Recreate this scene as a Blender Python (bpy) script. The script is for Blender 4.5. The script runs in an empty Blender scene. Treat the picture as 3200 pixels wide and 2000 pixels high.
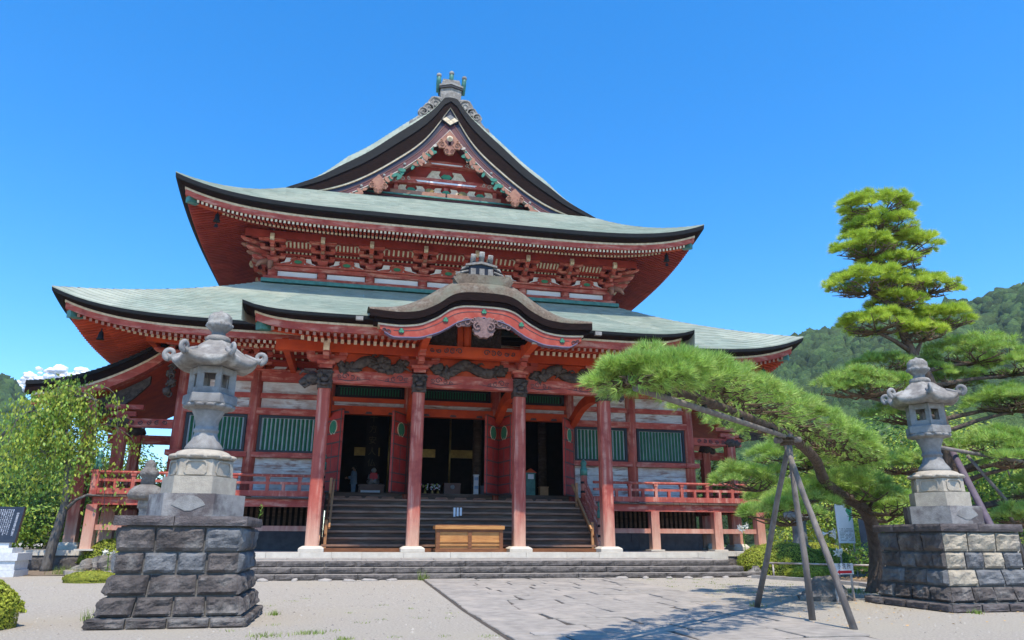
import bpy, math, random
import numpy as np
from mathutils import Vector, Matrix, noise
random.seed(7)
rnd = random.random
def U(a, b): return a + (b - a) * random.random()

scene = bpy.context.scene
COL = scene.collection
# ------------------------------------------------------------------ camera, sky, sun, exposure
cam_d = bpy.data.cameras.new('camera'); cam = bpy.data.objects.new('camera', cam_d); COL.objects.link(cam)
scene.camera = cam
PITCH, YAW, ROLL = .2964, .2124, .0042
CAM = Vector((-4.324, -28.117, 1.38))
_fw = Vector((math.sin(YAW)*math.cos(PITCH), math.cos(YAW)*math.cos(PITCH), math.sin(PITCH)))
_rt = Vector((math.cos(YAW), -math.sin(YAW), 0)); _up = _rt.cross(_fw)
_r2 = _rt*math.cos(ROLL) + _up*math.sin(ROLL); _u2 = -_rt*math.sin(ROLL) + _up*math.cos(ROLL)
cam.matrix_world = Matrix(((_r2.x, _u2.x, -_fw.x, CAM.x), (_r2.y, _u2.y, -_fw.y, CAM.y), (_r2.z, _u2.z, -_fw.z, CAM.z), (0, 0, 0, 1)))
cam_d.sensor_width = 36; cam_d.lens = 2234.94/3200*36; cam_d.clip_start = .1; cam_d.clip_end = 6000

SUN_EL, SUN_AZ = math.radians(64), math.radians(3)          # azimuth measured from straight in front of the hall towards the right
world = bpy.data.worlds.new('World'); scene.world = world; world.use_nodes = True
wn = world.node_tree; bg = wn.nodes['Background']
sky = wn.nodes.new('ShaderNodeTexSky'); sky.sky_type = 'NISHITA'; sky.sun_disc = False
sky.sun_elevation = SUN_EL; sky.sun_rotation = math.pi - SUN_AZ
sky.altitude = 300; sky.air_density = 1.0; sky.dust_density = .25; sky.ozone_density = 4.5
hs = wn.nodes.new('ShaderNodeHueSaturation'); hs.inputs['Saturation'].default_value = 1.35
wn.links.new(sky.outputs[0], hs.inputs['Color']); wn.links.new(hs.outputs[0], bg.inputs[0])
bg.inputs[1].default_value = .15
sun_d = bpy.data.lights.new('sun', 'SUN'); sun = bpy.data.objects.new('sun', sun_d); COL.objects.link(sun)
sun_d.energy = 3.1; sun_d.angle = math.radians(.53); sun_d.color = (1, .905, .75)
sdir = Vector((math.sin(SUN_AZ)*math.cos(SUN_EL), -math.cos(SUN_AZ)*math.cos(SUN_EL), math.sin(SUN_EL)))
sun.rotation_euler = sdir.to_track_quat('Z', 'Y').to_euler(); sun.location = (0, -40, 60)
scene.view_settings.view_transform = 'Standard'; scene.view_settings.look = 'None'
scene.view_settings.gamma = 1; scene.view_settings.use_curve_mapping = False; scene.view_settings.exposure = 1.08
scene.cycles.max_bounces = 6; scene.cycles.diffuse_bounces = 4; scene.cycles.transparent_max_bounces = 6

# ------------------------------------------------------------------ materials
MATS = {}
def mat(name, c1, c2, scale=3., rough=.75, bump=0., bscale=30., stretch=(1, 1, 1), stain=None, stscale=1.2, stamt=.5,
        island=0., spec=.3, detail=6, lo=.35, hi=.65, metal=0., bdist=.02, transl=0., stlo=.5, stsh=(1, 1, 1), foot=None, patch=None):
    m = bpy.data.materials.new(name); m.use_nodes = True; nt = m.node_tree; N, L = nt.nodes, nt.links
    b = N['Principled BSDF']; b.inputs['Roughness'].default_value = rough; b.inputs['Metallic'].default_value = metal
    b.inputs['Specular IOR Level'].default_value = spec
    g = N.new('ShaderNodeNewGeometry')
    def tex(sc, st, det):
        v = N.new('ShaderNodeVectorMath'); v.operation = 'MULTIPLY'; v.inputs[1].default_value = st
        L.new(g.outputs['Position'], v.inputs[0])
        n = N.new('ShaderNodeTexNoise'); n.inputs['Scale'].default_value = sc; n.inputs['Detail'].default_value = det; n.inputs['Roughness'].default_value = .6
        L.new(v.outputs[0], n.inputs['Vector']); return n
    def ramp(src, lo, hi):
        r = N.new('ShaderNodeMapRange'); r.inputs[1].default_value = lo; r.inputs[2].default_value = hi
        L.new(src, r.inputs[0]); return r.outputs[0]
    def mix(a, bcol, fac):
        x = N.new('ShaderNodeMix'); x.data_type = 'RGBA'
        if isinstance(a, tuple): x.inputs[6].default_value = (*a, 1)
        else: L.new(a, x.inputs[6])
        if isinstance(bcol, tuple): x.inputs[7].default_value = (*bcol, 1)
        else: L.new(bcol, x.inputs[7])
        L.new(fac, x.inputs[0]); return x.outputs[2]
    n1 = tex(scale, stretch, detail)
    col = mix(c1, c2, ramp(n1.outputs['Fac'], lo, hi))
    if stain:
        n2 = tex(stscale, stsh, 8)
        f = ramp(n2.outputs['Fac'], stlo, stlo+.14)
        mm = N.new('ShaderNodeMath'); mm.operation = 'MULTIPLY'; mm.inputs[1].default_value = stamt; L.new(f, mm.inputs[0])
        col = mix(col, stain, mm.outputs[0])
    if patch:
        n4 = tex(patch[1], (1, 1, 1), 4); col = mix(col, patch[0], ramp(n4.outputs['Fac'], .48, .68))
    if foot:                                                      # rain-bleached foot of a post, ragged upper limit
        sx = N.new('ShaderNodeSeparateXYZ'); L.new(g.outputs['Position'], sx.inputs[0]); n5 = tex(2.2, (2, 2, .35), 6)
        ad = N.new('ShaderNodeMath'); ad.operation = 'MULTIPLY_ADD'; L.new(n5.outputs['Fac'], ad.inputs[0]); ad.inputs[1].default_value = -2.6; L.new(sx.outputs[2], ad.inputs[2])
        r5 = N.new('ShaderNodeMapRange'); r5.inputs[1].default_value = foot[2]-1.3; r5.inputs[2].default_value = foot[1]-1.3; r5.inputs[3].default_value = 0; r5.inputs[4].default_value = foot[3]; L.new(ad.outputs[0], r5.inputs[0])
        col = mix(col, foot[0], r5.outputs[0])
    if island:
        h = N.new('ShaderNodeHueSaturation'); r = N.new('ShaderNodeMapRange')
        r.inputs[3].default_value = 1-island; r.inputs[4].default_value = 1+island
        L.new(g.outputs['Random Per Island'], r.inputs[0]); L.new(r.outputs[0], h.inputs['Value'])
        L.new(col, h.inputs['Color']); col = h.outputs[0]
    L.new(col, b.inputs['Base Color'])
    if bump:
        n3 = tex(bscale, stretch, 5); bp = N.new('ShaderNodeBump'); bp.inputs['Strength'].default_value = bump; bp.inputs['Distance'].default_value = bdist
        L.new(n3.outputs['Fac'], bp.inputs['Height']); L.new(bp.outputs[0], b.inputs['Normal'])
    if transl:
        t = N.new('ShaderNodeBsdfTranslucent'); L.new(col, t.inputs[0]); ms = N.new('ShaderNodeMixShader'); ms.inputs[0].default_value = transl
        L.new(b.outputs[0], ms.inputs[1]); L.new(t.outputs[0], ms.inputs[2]); L.new(ms.outputs[0], N['Material Output'].inputs[0])
    MATS[name] = m
    return m
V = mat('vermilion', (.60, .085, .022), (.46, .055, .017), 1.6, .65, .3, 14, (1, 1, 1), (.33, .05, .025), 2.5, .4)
RF = mat('faded_red', (.47, .10, .072), (.34, .06, .046), 1.3, .75, .4, 20, (1, 1, .25), (.60, .30, .23), 2.6, .7, stsh=(.5, 1.5, 2.5), stlo=.49, patch=((.30, .05, .04), 2.2))
RP = mat('post_red', (.46, .115, .082), (.36, .072, .054), 2., .75, .5, 25, (3, 3, .15), (.60, .32, .25), 2.4, .75, stlo=.5, stsh=(3, 3, .2), foot=((.60, .39, .29), 1.0, 2.7, .85), patch=((.29, .055, .045), 1.7))
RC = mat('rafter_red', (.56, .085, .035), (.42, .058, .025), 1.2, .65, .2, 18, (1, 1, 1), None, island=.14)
CR = mat('cream_paint', (.72, .62, .45), (.5, .40, .28), 6, .7, .2, 40)
CW = mat('white_line', (.58, .54, .48), (.42, .36, .32), 5, .7, 0, 40)
BK = mat('black_eave', (.006, .004, .004), (.02, .009, .008), 4, .85, .4, 60, (1, 1, 6), None, spec=.1)
BE = mat('dark_copper_edge', (.005, .007, .010), (.011, .013, .016), 3, .7, .2, 20, (1, 1, 3), spec=.2)
CU = mat('copper_patina', (.205, .25, .205), (.275, .32, .265), 1.2, .6, .25, 22, (1, 1, 1), (.31, .31, .245), 1.3, .45, island=.11, spec=.35, patch=((.33, .355, .29), .25), stlo=.52)
CG = mat('green_copper_trim', (.03, .12, .10), (.06, .22, .18), 4, .5, .2, 30, spec=.5)
BARK = mat('cypress_bark', (.215, .165, .12), (.115, .085, .065), 12, .95, 1., 40, (1, 1, 1), (.30, .27, .22), 3.2, .6, bdist=.06, patch=((.20, .20, .15), .9))
PW = mat('peeling_white', (.66, .65, .63), (.50, .49, .48), 3, .88, .5, 14, (.6, .6, 3), (.24, .115, .08), 1.9, .85, stsh=(.7, 1, 3.6), stlo=.49, patch=((.45, .36, .32), 1.1))
WP = mat('white_panel', (.74, .76, .80), (.66, .68, .72), 2, .8)
GB = mat('green_bar', (.018, .135, .068), (.01, .085, .045), 3, .55, .2, 20, island=.12)
BL = mat('black_frame', (.010, .012, .018), (.018, .018, .024), 3, .4)
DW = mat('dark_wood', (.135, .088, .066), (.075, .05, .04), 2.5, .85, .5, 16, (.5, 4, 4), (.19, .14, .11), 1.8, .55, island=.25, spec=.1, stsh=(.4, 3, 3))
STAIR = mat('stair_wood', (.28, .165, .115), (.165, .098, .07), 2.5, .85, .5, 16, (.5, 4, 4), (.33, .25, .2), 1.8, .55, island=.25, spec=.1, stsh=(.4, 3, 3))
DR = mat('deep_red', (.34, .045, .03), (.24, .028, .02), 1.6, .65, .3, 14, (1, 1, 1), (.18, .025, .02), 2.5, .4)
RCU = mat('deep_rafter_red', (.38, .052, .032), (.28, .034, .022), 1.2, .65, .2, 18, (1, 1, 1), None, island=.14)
CVD = mat('carved_dark', (.10, .078, .069), (.04, .032, .03), 7, .75, .6, 30)
INK = mat('ink_line', (.045, .035, .05), (.10, .07, .075), 8, .7)
GN = mat('crest_green', (.05, .24, .13), (.035, .17, .10), 5, .6)
TQ = mat('turquoise', (.03, .19, .145), (.02, .12, .085), 6, .6)
PK = mat('pale_red', (.36, .185, .125), (.25, .115, .085), 4, .75, .3, 30)
PU = mat('purple_red', (.065, .018, .024), (.12, .034, .038), 2, .55, .3, 25, spec=.4)
NV = mat('navy_board', (.012, .012, .026), (.02, .015, .03), 2, .4, spec=.4)
BLUE = mat('blue_line', (.11, .11, .2), (.18, .14, .2), 5, .7)
GOLD = mat('gold', (.30, .20, .065), (.2, .13, .045), 5, .4, metal=.6)
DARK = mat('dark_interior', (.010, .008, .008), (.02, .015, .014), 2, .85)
WOOD = mat('new_wood', (.50, .25, .085), (.38, .17, .055), 2.5, .55, .2, 12, (1, 1, 9), (.30, .12, .04), 1.5, .4)
WOOD2 = mat('oak_frame', (.21, .085, .035), (.13, .05, .022), 3, .55, .2, 12, (1, 1, 5))
RAILW = mat('rail_wood', (.42, .22, .10), (.30, .15, .07), 3, .6, .2, 12)
ST = mat('lantern_stone', (.30, .295, .285), (.22, .215, .208), 7, .85, .5, 60, (1, 1, 1), (.15, .138, .132), 2.2, .7, stlo=.47)
STL = mat('pale_stone', (.43, .385, .315), (.33, .295, .245), 8, .85, .5, 60, (1, 1, 1), (.26, .23, .2), 1.1, .5)
STS = mat('stained_stone', (.33, .32, .305), (.235, .22, .215), 5, .88, .6, 45, (1, 1, 1), (.075, .058, .06), 1.6, .85, stlo=.47)
STR = mat('lichen_roof_stone', (.25, .235, .215), (.165, .153, .143), 9, .9, .9, 50, (1, 1, 1), (.47, .46, .43), 3.5, .6)
BRK = mat('rough_block', (.125, .108, .102), (.062, .054, .052), 5, .9, 1., 26, (1, 1, 1), (.235, .22, .205), 2.6, .6, island=.35, patch=((.05, .043, .042), 1.4), bdist=.03)
BRL = mat('bluegrey_block', (.165, .17, .178), (.10, .102, .108), 5, .9, 1., 26, (1, 1, 1), (.065, .055, .06), 1.5, .8, island=.2, bdist=.03)
BRY = mat('buff_block', (.42, .365, .28), (.28, .245, .195), 5, .9, 1., 26, (1, 1, 1), (.20, .18, .17), 1.2, .6, island=.15, bdist=.03)
MORT = mat('mortar', (.15, .145, .14), (.10, .097, .095), 9, .95, .5, 60)
CAPS = mat('cap_stone', (.125, .105, .104), (.072, .062, .062), 6, .92, 1., 40, (1, 1, 1), (.25, .23, .225), 1.6, .5, island=.12, bdist=.03)
SLAB = mat('paving_slab', (.285, .258, .228), (.20, .182, .163), 4, .9, .5, 40, (1, 1, 1), (.35, .305, .26), .8, .55, island=.18)
STEP = mat('step_stone', (.36, .33, .30), (.27, .245, .225), 5, .9, .6, 40, island=.12)
STEPF = mat('step_face', (.14, .126, .118), (.065, .058, .055), 7, .95, 1., 28, island=.15, bdist=.04)
KERB = mat('kerb_stone', (.57, .53, .46), (.48, .44, .38), 4, .9, .3, 40, island=.08)
FND = mat('foundation_stone', (.13, .125, .135), (.095, .09, .10), 4, .9, .4, 25, island=.2)
GRAV = mat('gravel', (.48, .435, .37), (.29, .258, .215), 26, .95, 1., 60, (1, 1, 1), (.40, .36, .29), .5, .6, bdist=.03, detail=9)
GRANITE = mat('white_granite', (.62, .63, .64), (.5, .51, .52), 12, .6, .1, 90)
SLATE = mat('black_slate', (.02, .022, .028), (.03, .033, .04), 5, .25, spec=.5)
ROCK = mat('garden_rock', (.12, .105, .098), (.20, .185, .17), 4, .92, 1., 14, (1, 1, 1), (.28, .27, .25), 2.2, .6, bdist=.05)
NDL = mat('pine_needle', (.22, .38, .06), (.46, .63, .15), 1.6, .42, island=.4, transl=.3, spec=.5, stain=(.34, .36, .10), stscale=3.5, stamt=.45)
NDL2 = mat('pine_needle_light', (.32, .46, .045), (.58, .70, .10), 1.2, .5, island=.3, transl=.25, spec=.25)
TWIG = mat('pine_twig', (.085, .055, .036), (.14, .10, .065), 12, .9, island=.3)
PBARK = mat('pine_bark', (.075, .055, .045), (.15, .11, .09), 9, .95, 1., 22, (1, 1, .4), bdist=.05)
GBARK = mat('grey_bark', (.085, .078, .072), (.15, .14, .13), 9, .95, .8, 25, (1, 1, .4), bdist=.03)
POLE = mat('weathered_pole', (.20, .175, .16), (.13, .11, .10), 4, .8, .4, 30, (3, 3, .4), (.28, .25, .23), 2.5, .5)
LEAF = mat('leaf_green', (.17, .31, .05), (.27, .42, .075), .9, .5, island=.35, transl=.35, spec=.3)
LEAFY = mat('leaf_yellow_green', (.28, .37, .045), (.36, .41, .06), .9, .5, island=.35, transl=.35, spec=.3)
LEAFD = mat('leaf_dark', (.05, .12, .025), (.09, .18, .04), .8, .5, island=.35, transl=.25, spec=.3)
AZAL = mat('azalea_leaf', (.24, .29, .025), (.34, .36, .04), 2, .55, island=.35, transl=.2)
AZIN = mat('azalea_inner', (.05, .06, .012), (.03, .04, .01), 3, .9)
FOR = mat('forest_crown', (.028, .072, .02), (.085, .15, .035), .9, .9, 1., 2.2, (1, 1, 1), (.095, .15, .04), .06, .55, island=.45, bdist=1.6)
GRASS = mat('grass_blade', (.14, .24, .03), (.22, .28, .05), 2, .6, island=.3, transl=.2)
MOSS = mat('yellow_moss', (.26, .26, .03), (.17, .20, .03), 8, .9, .8, 60)
SOIL = mat('garden_soil', (.22, .17, .12), (.14, .105, .08), 6, .95, .8, 30)
LITTER = mat('fallen_leaf', (.50, .27, .10), (.40, .30, .12), 3, .8, island=.3)
WHT = mat('white_paint', (.72, .73, .74), (.66, .67, .69), 3, .5)
REDP = mat('red_print', (.55, .02, .03), (.5, .02, .03), 3, .5)
GREENP = mat('green_print', (.02, .30, .13), (.02, .26, .11), 3, .5)
GREYP = mat('grey_print', (.22, .23, .24), (.12, .12, .13), 30, .6)
RUST = mat('rusty_steel', (.42, .40, .38), (.30, .20, .14), 6, .6)
PETAL = mat('lily_petal', (.80, .80, .76), (.74, .74, .66), 3, .5, transl=.3)
SKIN = mat('skin', (.55, .33, .24), (.5, .3, .22), 3, .6)
CLOTH = mat('pale_blue_cloth', (.30, .42, .60), (.24, .35, .52), 5, .85)
BLUEC = mat('blue_cloth', (.03, .14, .5), (.025, .12, .42), 5, .85)
HAIR = mat('hair', (.012, .010, .009), (.02, .016, .014), 8, .5)
CLOUD = mat('cloud_white', (.88, .88, .9), (.82, .83, .86), .01, 1.)
PLAST = mat('plaster_wall', (.66, .64, .58), (.56, .54, .5), 2, .9)
TILEG = mat('grey_roof_tile', (.16, .165, .17), (.11, .11, .115), 3, .7, .5, 8, (6, .3, .3))

# ------------------------------------------------------------------ mesh builder
class MB:
    def __init__(s): s.v = []; s.f = []; s.m = []; s.s = []
    def add(s, vs, fs, m=0, sm=False):
        o = len(s.v); s.v += [tuple(p) for p in vs]
        for f in fs: s.f.append(tuple(i+o for i in f)); s.m.append(m); s.s.append(sm)
    def bb(s, x0, x1, y0, y1, z0, z1, m=0):
        s.add([(x0,y0,z0),(x1,y0,z0),(x1,y1,z0),(x0,y1,z0),(x0,y0,z1),(x1,y0,z1),(x1,y1,z1),(x0,y1,z1)],
              [(0,3,2,1),(4,5,6,7),(0,1,5,4),(1,2,6,5),(2,3,7,6),(3,0,4,7)], m)
    def cb(s, cx, cy, cz, sx, sy, sz, m=0): s.bb(cx-sx/2, cx+sx/2, cy-sy/2, cy+sy/2, cz-sz/2, cz+sz/2, m)
    def beam(s, p, q, w, h, m=0, mend=None, up=(0, 0, 1)):
        p, q = Vector(p), Vector(q); d = (q-p).normalized(); u = Vector(up)
        sd = d.cross(u)
        if sd.length < 1e-4: sd = d.cross(Vector((1, 0, 0)))
        sd.normalize(); u = sd.cross(d).normalized(); a, b = sd*w/2, u*h/2
        vs = [p-a-b, p+a-b, p+a+b, p-a+b, q-a-b, q+a-b, q+a+b, q-a+b]
        s.add(vs, [(3,0,4,7),(0,1,5,4),(1,2,6,5),(2,3,7,6),(4,5,6,7)], m)
        s.add(vs[:4], [(0,3,2,1)], m if mend is None else mend)
    def rings(s, R, m=0, sm=True, closed=True, cap=True):
        n = len(R[0]); vs = [p for r in R for p in r]; fs = []
        for i in range(len(R)-1):
            for j in range(n if closed else n-1):
                k = (j+1) % n; fs.append((i*n+j, i*n+k, (i+1)*n+k, (i+1)*n+j))
        o = len(s.v); s.add(vs, fs, m, sm)
        if cap and closed:
            s.add([], [], m); s.f.append(tuple(o+j for j in range(n-1, -1, -1))); s.m.append(m); s.s.append(False)
            s.f.append(tuple(o+(len(R)-1)*n+j for j in range(n))); s.m.append(m); s.s.append(False)
    def tube(s, pts, rad, n=8, m=0, sm=True, cap=True, flat=1.):
        pts = [Vector(p) for p in pts]
        if not hasattr(rad, '__len__'): rad = [rad]*len(pts)
        R = []; ref = None
        for i, p in enumerate(pts):
            d = (pts[min(i+1, len(pts)-1)] - pts[max(i-1, 0)])
            d = d.normalized() if d.length > 1e-9 else Vector((0, 0, 1))
            if ref is None: ref = Vector((0, 0, 1)) if abs(d.z) < .9 else Vector((0, 1, 0))
            a = d.cross(ref)
            if a.length < 1e-4: a = d.orthogonal()
            a.normalize(); b = a.cross(d).normalized(); ref = b
            R.append([p + (a*math.cos(t)+b*math.sin(t)*flat)*rad[i] for t in (2*math.pi*k/n for k in range(n))])
        s.rings(R, m, sm, True, cap)
    def lathe(s, prof, c=(0, 0, 0), n=24, m=0, sm=True, ph=0., cap=True):
        s.rings([[(c[0]+r*math.cos(ph+2*math.pi*k/n), c[1]+r*math.sin(ph+2*math.pi*k/n), c[2]+z) for k in range(n)] for r, z in prof], m, sm, True, cap)
    def grid(s, fn, nu, nv, m=0, sm=True):
        vs = [fn(i/nu, j/nv) for j in range(nv+1) for i in range(nu+1)]
        s.add(vs, [(j*(nu+1)+i, j*(nu+1)+i+1, (j+1)*(nu+1)+i+1, (j+1)*(nu+1)+i) for j in range(nv) for i in range(nu)], m, sm)
    def plate(s, poly, y0, y1, m=0, mside=None, ax='y'):          # polygon in XZ, thickness along Y
        n = len(poly)
        if ax == 'y': A = [(x, y0, z) for x, z in poly]; B = [(x, y1, z) for x, z in poly]
        elif ax == 'x': A = [(y0, x, z) for x, z in poly]; B = [(y1, x, z) for x, z in poly]
        else: A = [(x, z, y0) for x, z in poly]; B = [(x, z, y1) for x, z in poly]
        s.add(A+B, [tuple(range(n)), tuple(range(2*n-1, n-1, -1))], m)
        s.add(A+B, [(i, i+n, (i+1) % n+n, (i+1) % n) for i in range(n)], m if mside is None else mside)
    def band(s, up, lo, y0, y1, m=0):                             # strip between two XZ curves, front face y0, back y1
        n = len(up)
        F = [(x, y0, z) for x, z in up]+[(x, y0, z) for x, z in lo]; B = [(x, y1, z) for x, z in up]+[(x, y1, z) for x, z in lo]
        s.add(F+B, [(i, i+1, n+i+1, n+i) for i in range(n-1)]+[(2*n+i, 3*n+i, 3*n+i+1, 2*n+i+1) for i in range(n-1)]
              + [(i, 2*n+i, 2*n+i+1, i+1) for i in range(n-1)]+[(n+i, n+i+1, 3*n+i+1, 3*n+i) for i in range(n-1)]
              + [(0, n, 3*n, 2*n), (n-1, 3*n-1, 4*n-1, 2*n-1)], m)
    def blob(s, c, r, m=0, seed=0, amp=.25, fr=1.3, nu=12, nv=8, sm=True, zmin=None):
        R = []
        for j in range(nv+1):
            th = math.pi*(j/nv); ring = []
            for i in range(nu):
                ph = 2*math.pi*i/nu; d = Vector((math.sin(th)*math.cos(ph), math.sin(th)*math.sin(ph), -math.cos(th)))
                k = 1+amp*noise.noise(d*fr+Vector((seed*7.3, seed*3.1, seed)))+amp*.5*noise.noise(d*fr*2.7+Vector((seed, seed*5.1, 3)))
                p = Vector((c[0]+d.x*r[0]*k, c[1]+d.y*r[1]*k, c[2]+d.z*r[2]*k))
                if zmin is not None and p.z < zmin: p.z = zmin
                ring.append(p)
            R.append(ring)
        s.rings(R, m, sm, True, False)
    def mesh(s, name, mats):
        me = bpy.data.meshes.new(name); me.from_pydata(s.v, [], s.f)
        for q in mats: me.materials.append(q)
        if len(mats) > 1: me.polygons.foreach_set('material_index', s.m)
        me.polygons.foreach_set('use_smooth', s.s); me.update(); return me

def link(name, data, parent=None, loc=(0, 0, 0), rot=(0, 0, 0), sc=(1, 1, 1)):
    o = bpy.data.objects.new(name, data); COL.objects.link(o); o.location = loc; o.rotation_euler = rot; o.scale = sc
    if parent is not None: o.parent = parent
    return o
def tag(o, label, cat, group=None):
    o['label'] = label; o['category'] = cat
    if group: o['group'] = group
    return o
def thing(name, label, cat, loc=(0, 0, 0), rotz=0., group=None):
    return tag(link(name, None, None, loc, (0, 0, rotz)), label, cat, group)
def part(name, mb, mats, parent, stuff=False):                  # mesh given in world coordinates
    o = link(name, mb.mesh(name, mats if isinstance(mats, (list, tuple)) else [mats]), parent)
    if parent is not None and parent.parent is None and parent.type == 'EMPTY': o.location = -parent.location
    if stuff: o['kind'] = 'stuff'
    return o
def lpart(name, mb, mats, parent):                               # mesh in the parent's local coordinates
    return link(name, mb.mesh(name, mats if isinstance(mats, (list, tuple)) else [mats]), parent)
def single(name, mb, mats, label, cat, group=None):
    return tag(part(name, mb, mats, None), label, cat, group)
def struct(name, mb, mats):
    o = part(name, mb, mats, None); o['kind'] = 'structure'; return o
def copy_tree(o, parent=None):
    c = o.copy(); COL.objects.link(c); c.parent = parent
    for ch in list(o.children): copy_tree(ch, c)
    return c
def interp(x, T):
    if x <= T[0][0]: return T[0][1]
    for (a, b), (c, d) in zip(T, T[1:]):
        if x <= c: return b+(d-b)*(x-a)/(c-a)
    return T[-1][1]
def smoothT(T, n=60):                                            # Catmull-Rom resampling of a polyline
    out = []
    for i in range(len(T)-1):
        p0, p1, p2, p3 = T[max(i-1, 0)], T[i], T[i+1], T[min(i+2, len(T)-1)]
        for k in range(n):
            t = k/n
            out.append(tuple(.5*(2*b+(c-a)*t+(2*a-5*b+4*c-d)*t*t+(3*b-a-3*c+d)*t**3) for a, b, c, d in zip(p0, p1, p2, p3)))
    out.append(tuple(T[-1])); return out
def spiral(c, r, turns=1.25, a0=0., sgn=1, n=16):                # XZ points of a scroll
    return [(c[0]+sgn*r*(1-.78*k/n)*math.cos(a0+2*math.pi*turns*k/n), c[1]+r*(1-.78*k/n)*math.sin(a0+2*math.pi*turns*k/n)) for k in range(n+1)]

def text_mesh(name, body, size, m, al='CENTER', line=1.):
    cu = bpy.data.curves.new(name, 'FONT'); cu.body = body; cu.size = size; cu.align_x = al; cu.align_y = 'CENTER'; cu.space_line = line; cu.extrude = .001
    o = bpy.data.objects.new(name, cu); COL.objects.link(o); dg = bpy.context.evaluated_depsgraph_get(); dg.update()
    me = bpy.data.meshes.new_from_object(o.evaluated_get(dg)); bpy.data.objects.remove(o); bpy.data.curves.remove(cu)
    me.materials.clear(); me.materials.append(m); return me
# ------------------------------------------------------------------ the hall
hall = thing('temple_hall', 'large two-tiered vermilion wooden temple hall with green copper roofs and gabled top', 'temple', (0, 5.1, .9))

class Skirt:
    def __init__(s, Xe, Yf, Yb, dX, dY, Z, lift, p, rise, R, E, fly, base, bs):
        s.Xe, s.Yf, s.Yb, s.dX, s.dY, s.Z, s.lift, s.p, s.rise, s.R, s.E, s.fly, s.base, s.bs = Xe, Yf, Yb, dX, dY, Z, lift, p, rise, R, E, fly, base, bs
        s.yc = (Yf+Yb)/2; s.L = (Yb-Yf)/2
        s.nodes = [math.copysign(1-(1-abs(k/24))**1.7, k) for k in range(-24, 25)]
    def zl(s, q, d): return s.Z+s.lift*min(1, abs(q))**s.p*max(0, 1-d/4.5)
    def F(s, q, d, dz): return (q*(s.Xe-d), s.Yf+d, s.zl(q, d)+dz)
    def S(s, sg, q, d, dz): return (sg*(s.Xe-d), s.yc+q*(s.L-d), s.zl(q, d)+dz)
    def top(s, u, v): return (2*u-1, v)
    def roofF(s, u, t):
        q = 2*u-1
        return (q*(s.Xe-s.dX*t), s.Yf+s.dY*t, s.Z+s.lift*abs(q)**s.p*(1-t)**2+s.rise*s.R(t))
    def roofS(s, sg, u, t):
        q = 2*u-1
        return (sg*(s.Xe-s.dX*t), s.yc+q*(s.L-s.dY*t), s.Z+s.lift*abs(q)**s.p*(1-t)**2+s.rise*s.R(t))
    half = 0
    def bands(s, mb, prof, m, sides=True, front=True, flip=False):
        if front:
            gap = getattr(s, 'gap', 0)
            hv = [[q for q in s.nodes if q < -gap]+[-gap], [gap]+[q for q in s.nodes if q > gap]]
            for nd in ([s.nodes] if not gap else [hv[0 if s.half < 0 else 1]]):
                mb.rings([[s.F(q, d, dz) for d, dz in prof] for q in nd], m, False, False, False)
        if sides:
            for sg in ((-1, 1) if not s.half else (s.half,)): mb.rings([[s.S(sg, q, d, dz) for d, dz in prof] for q in s.nodes], m, False, False, False)

def shingles(mb, fn, nr, width, m=0, h=.033, jit=.012, single_rows=0, out=None):
    for i in range(nr):
        v0, v1 = i/nr, min(1, (i+1.12)/nr)
        a, b = Vector(fn(0, v0)), Vector(fn(1, v0)); nc = max(4, int((b-a).length/width))
        off = (.5 if i % 2 else 0)/nc
        us = [0]+[min(1, max(0, (k+U(-.06, .06))/nc+off)) for k in range(1, nc)]+[1]
        for u0, u1 in zip(us, us[1:]):
            if u1-u0 < 1e-4: continue
            e = h+U(0, jit)
            p = [Vector(fn(u0, v0)), Vector(fn(u1, v0)), Vector(fn(u1, v1)), Vector(fn(u0, v1))]
            p[0].z += e; p[1].z += e
            q = mb if i >= single_rows else MB()
            q.add(p+[p[0]-Vector((0, 0, e+.012)), p[1]-Vector((0, 0, e+.012))], [(0, 1, 2, 3), (4, 5, 1, 0)], m)
            if i < single_rows: out.append(q)

UP = Skirt(13.44, 4.64, 40, 4.31, 5.36, 16.73, 1.05, 5.5, 3.44, lambda t: t*(.84+.16*t), (.22, .40, .52, .78), (-.86, -.58), -.72, .37)
LO = Skirt(16.19, 1.05, 44, 6.89, 7.70, 9.72, .89, 8.5, 4.45, lambda t: t*(.93+.07*t), (.14, .28, .38, .62), (-.70, -.46), -.62, .37)
PO = Skirt(8.55, -2.93, 9.0, .3, 9.3, 9.06, .30, 12, 3.7, lambda t: t*(.93+.07*t), (.12, .22, .31, .58), (-.66, -.46), -.64, .32)

RAF_B = MB(); RAF_B.beam((0, 0, 0), (0, 1, 0), .115, .17, 0, 1); RAF_BM = RAF_B.mesh('rafter', [RC, CR])
RAF_F = MB(); RAF_F.beam((0, 0, 0), (0, 1, 0), .10, .13, 0, 1); RAF_FM = RAF_F.mesh('flying_rafter', [RC, PK])

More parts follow.
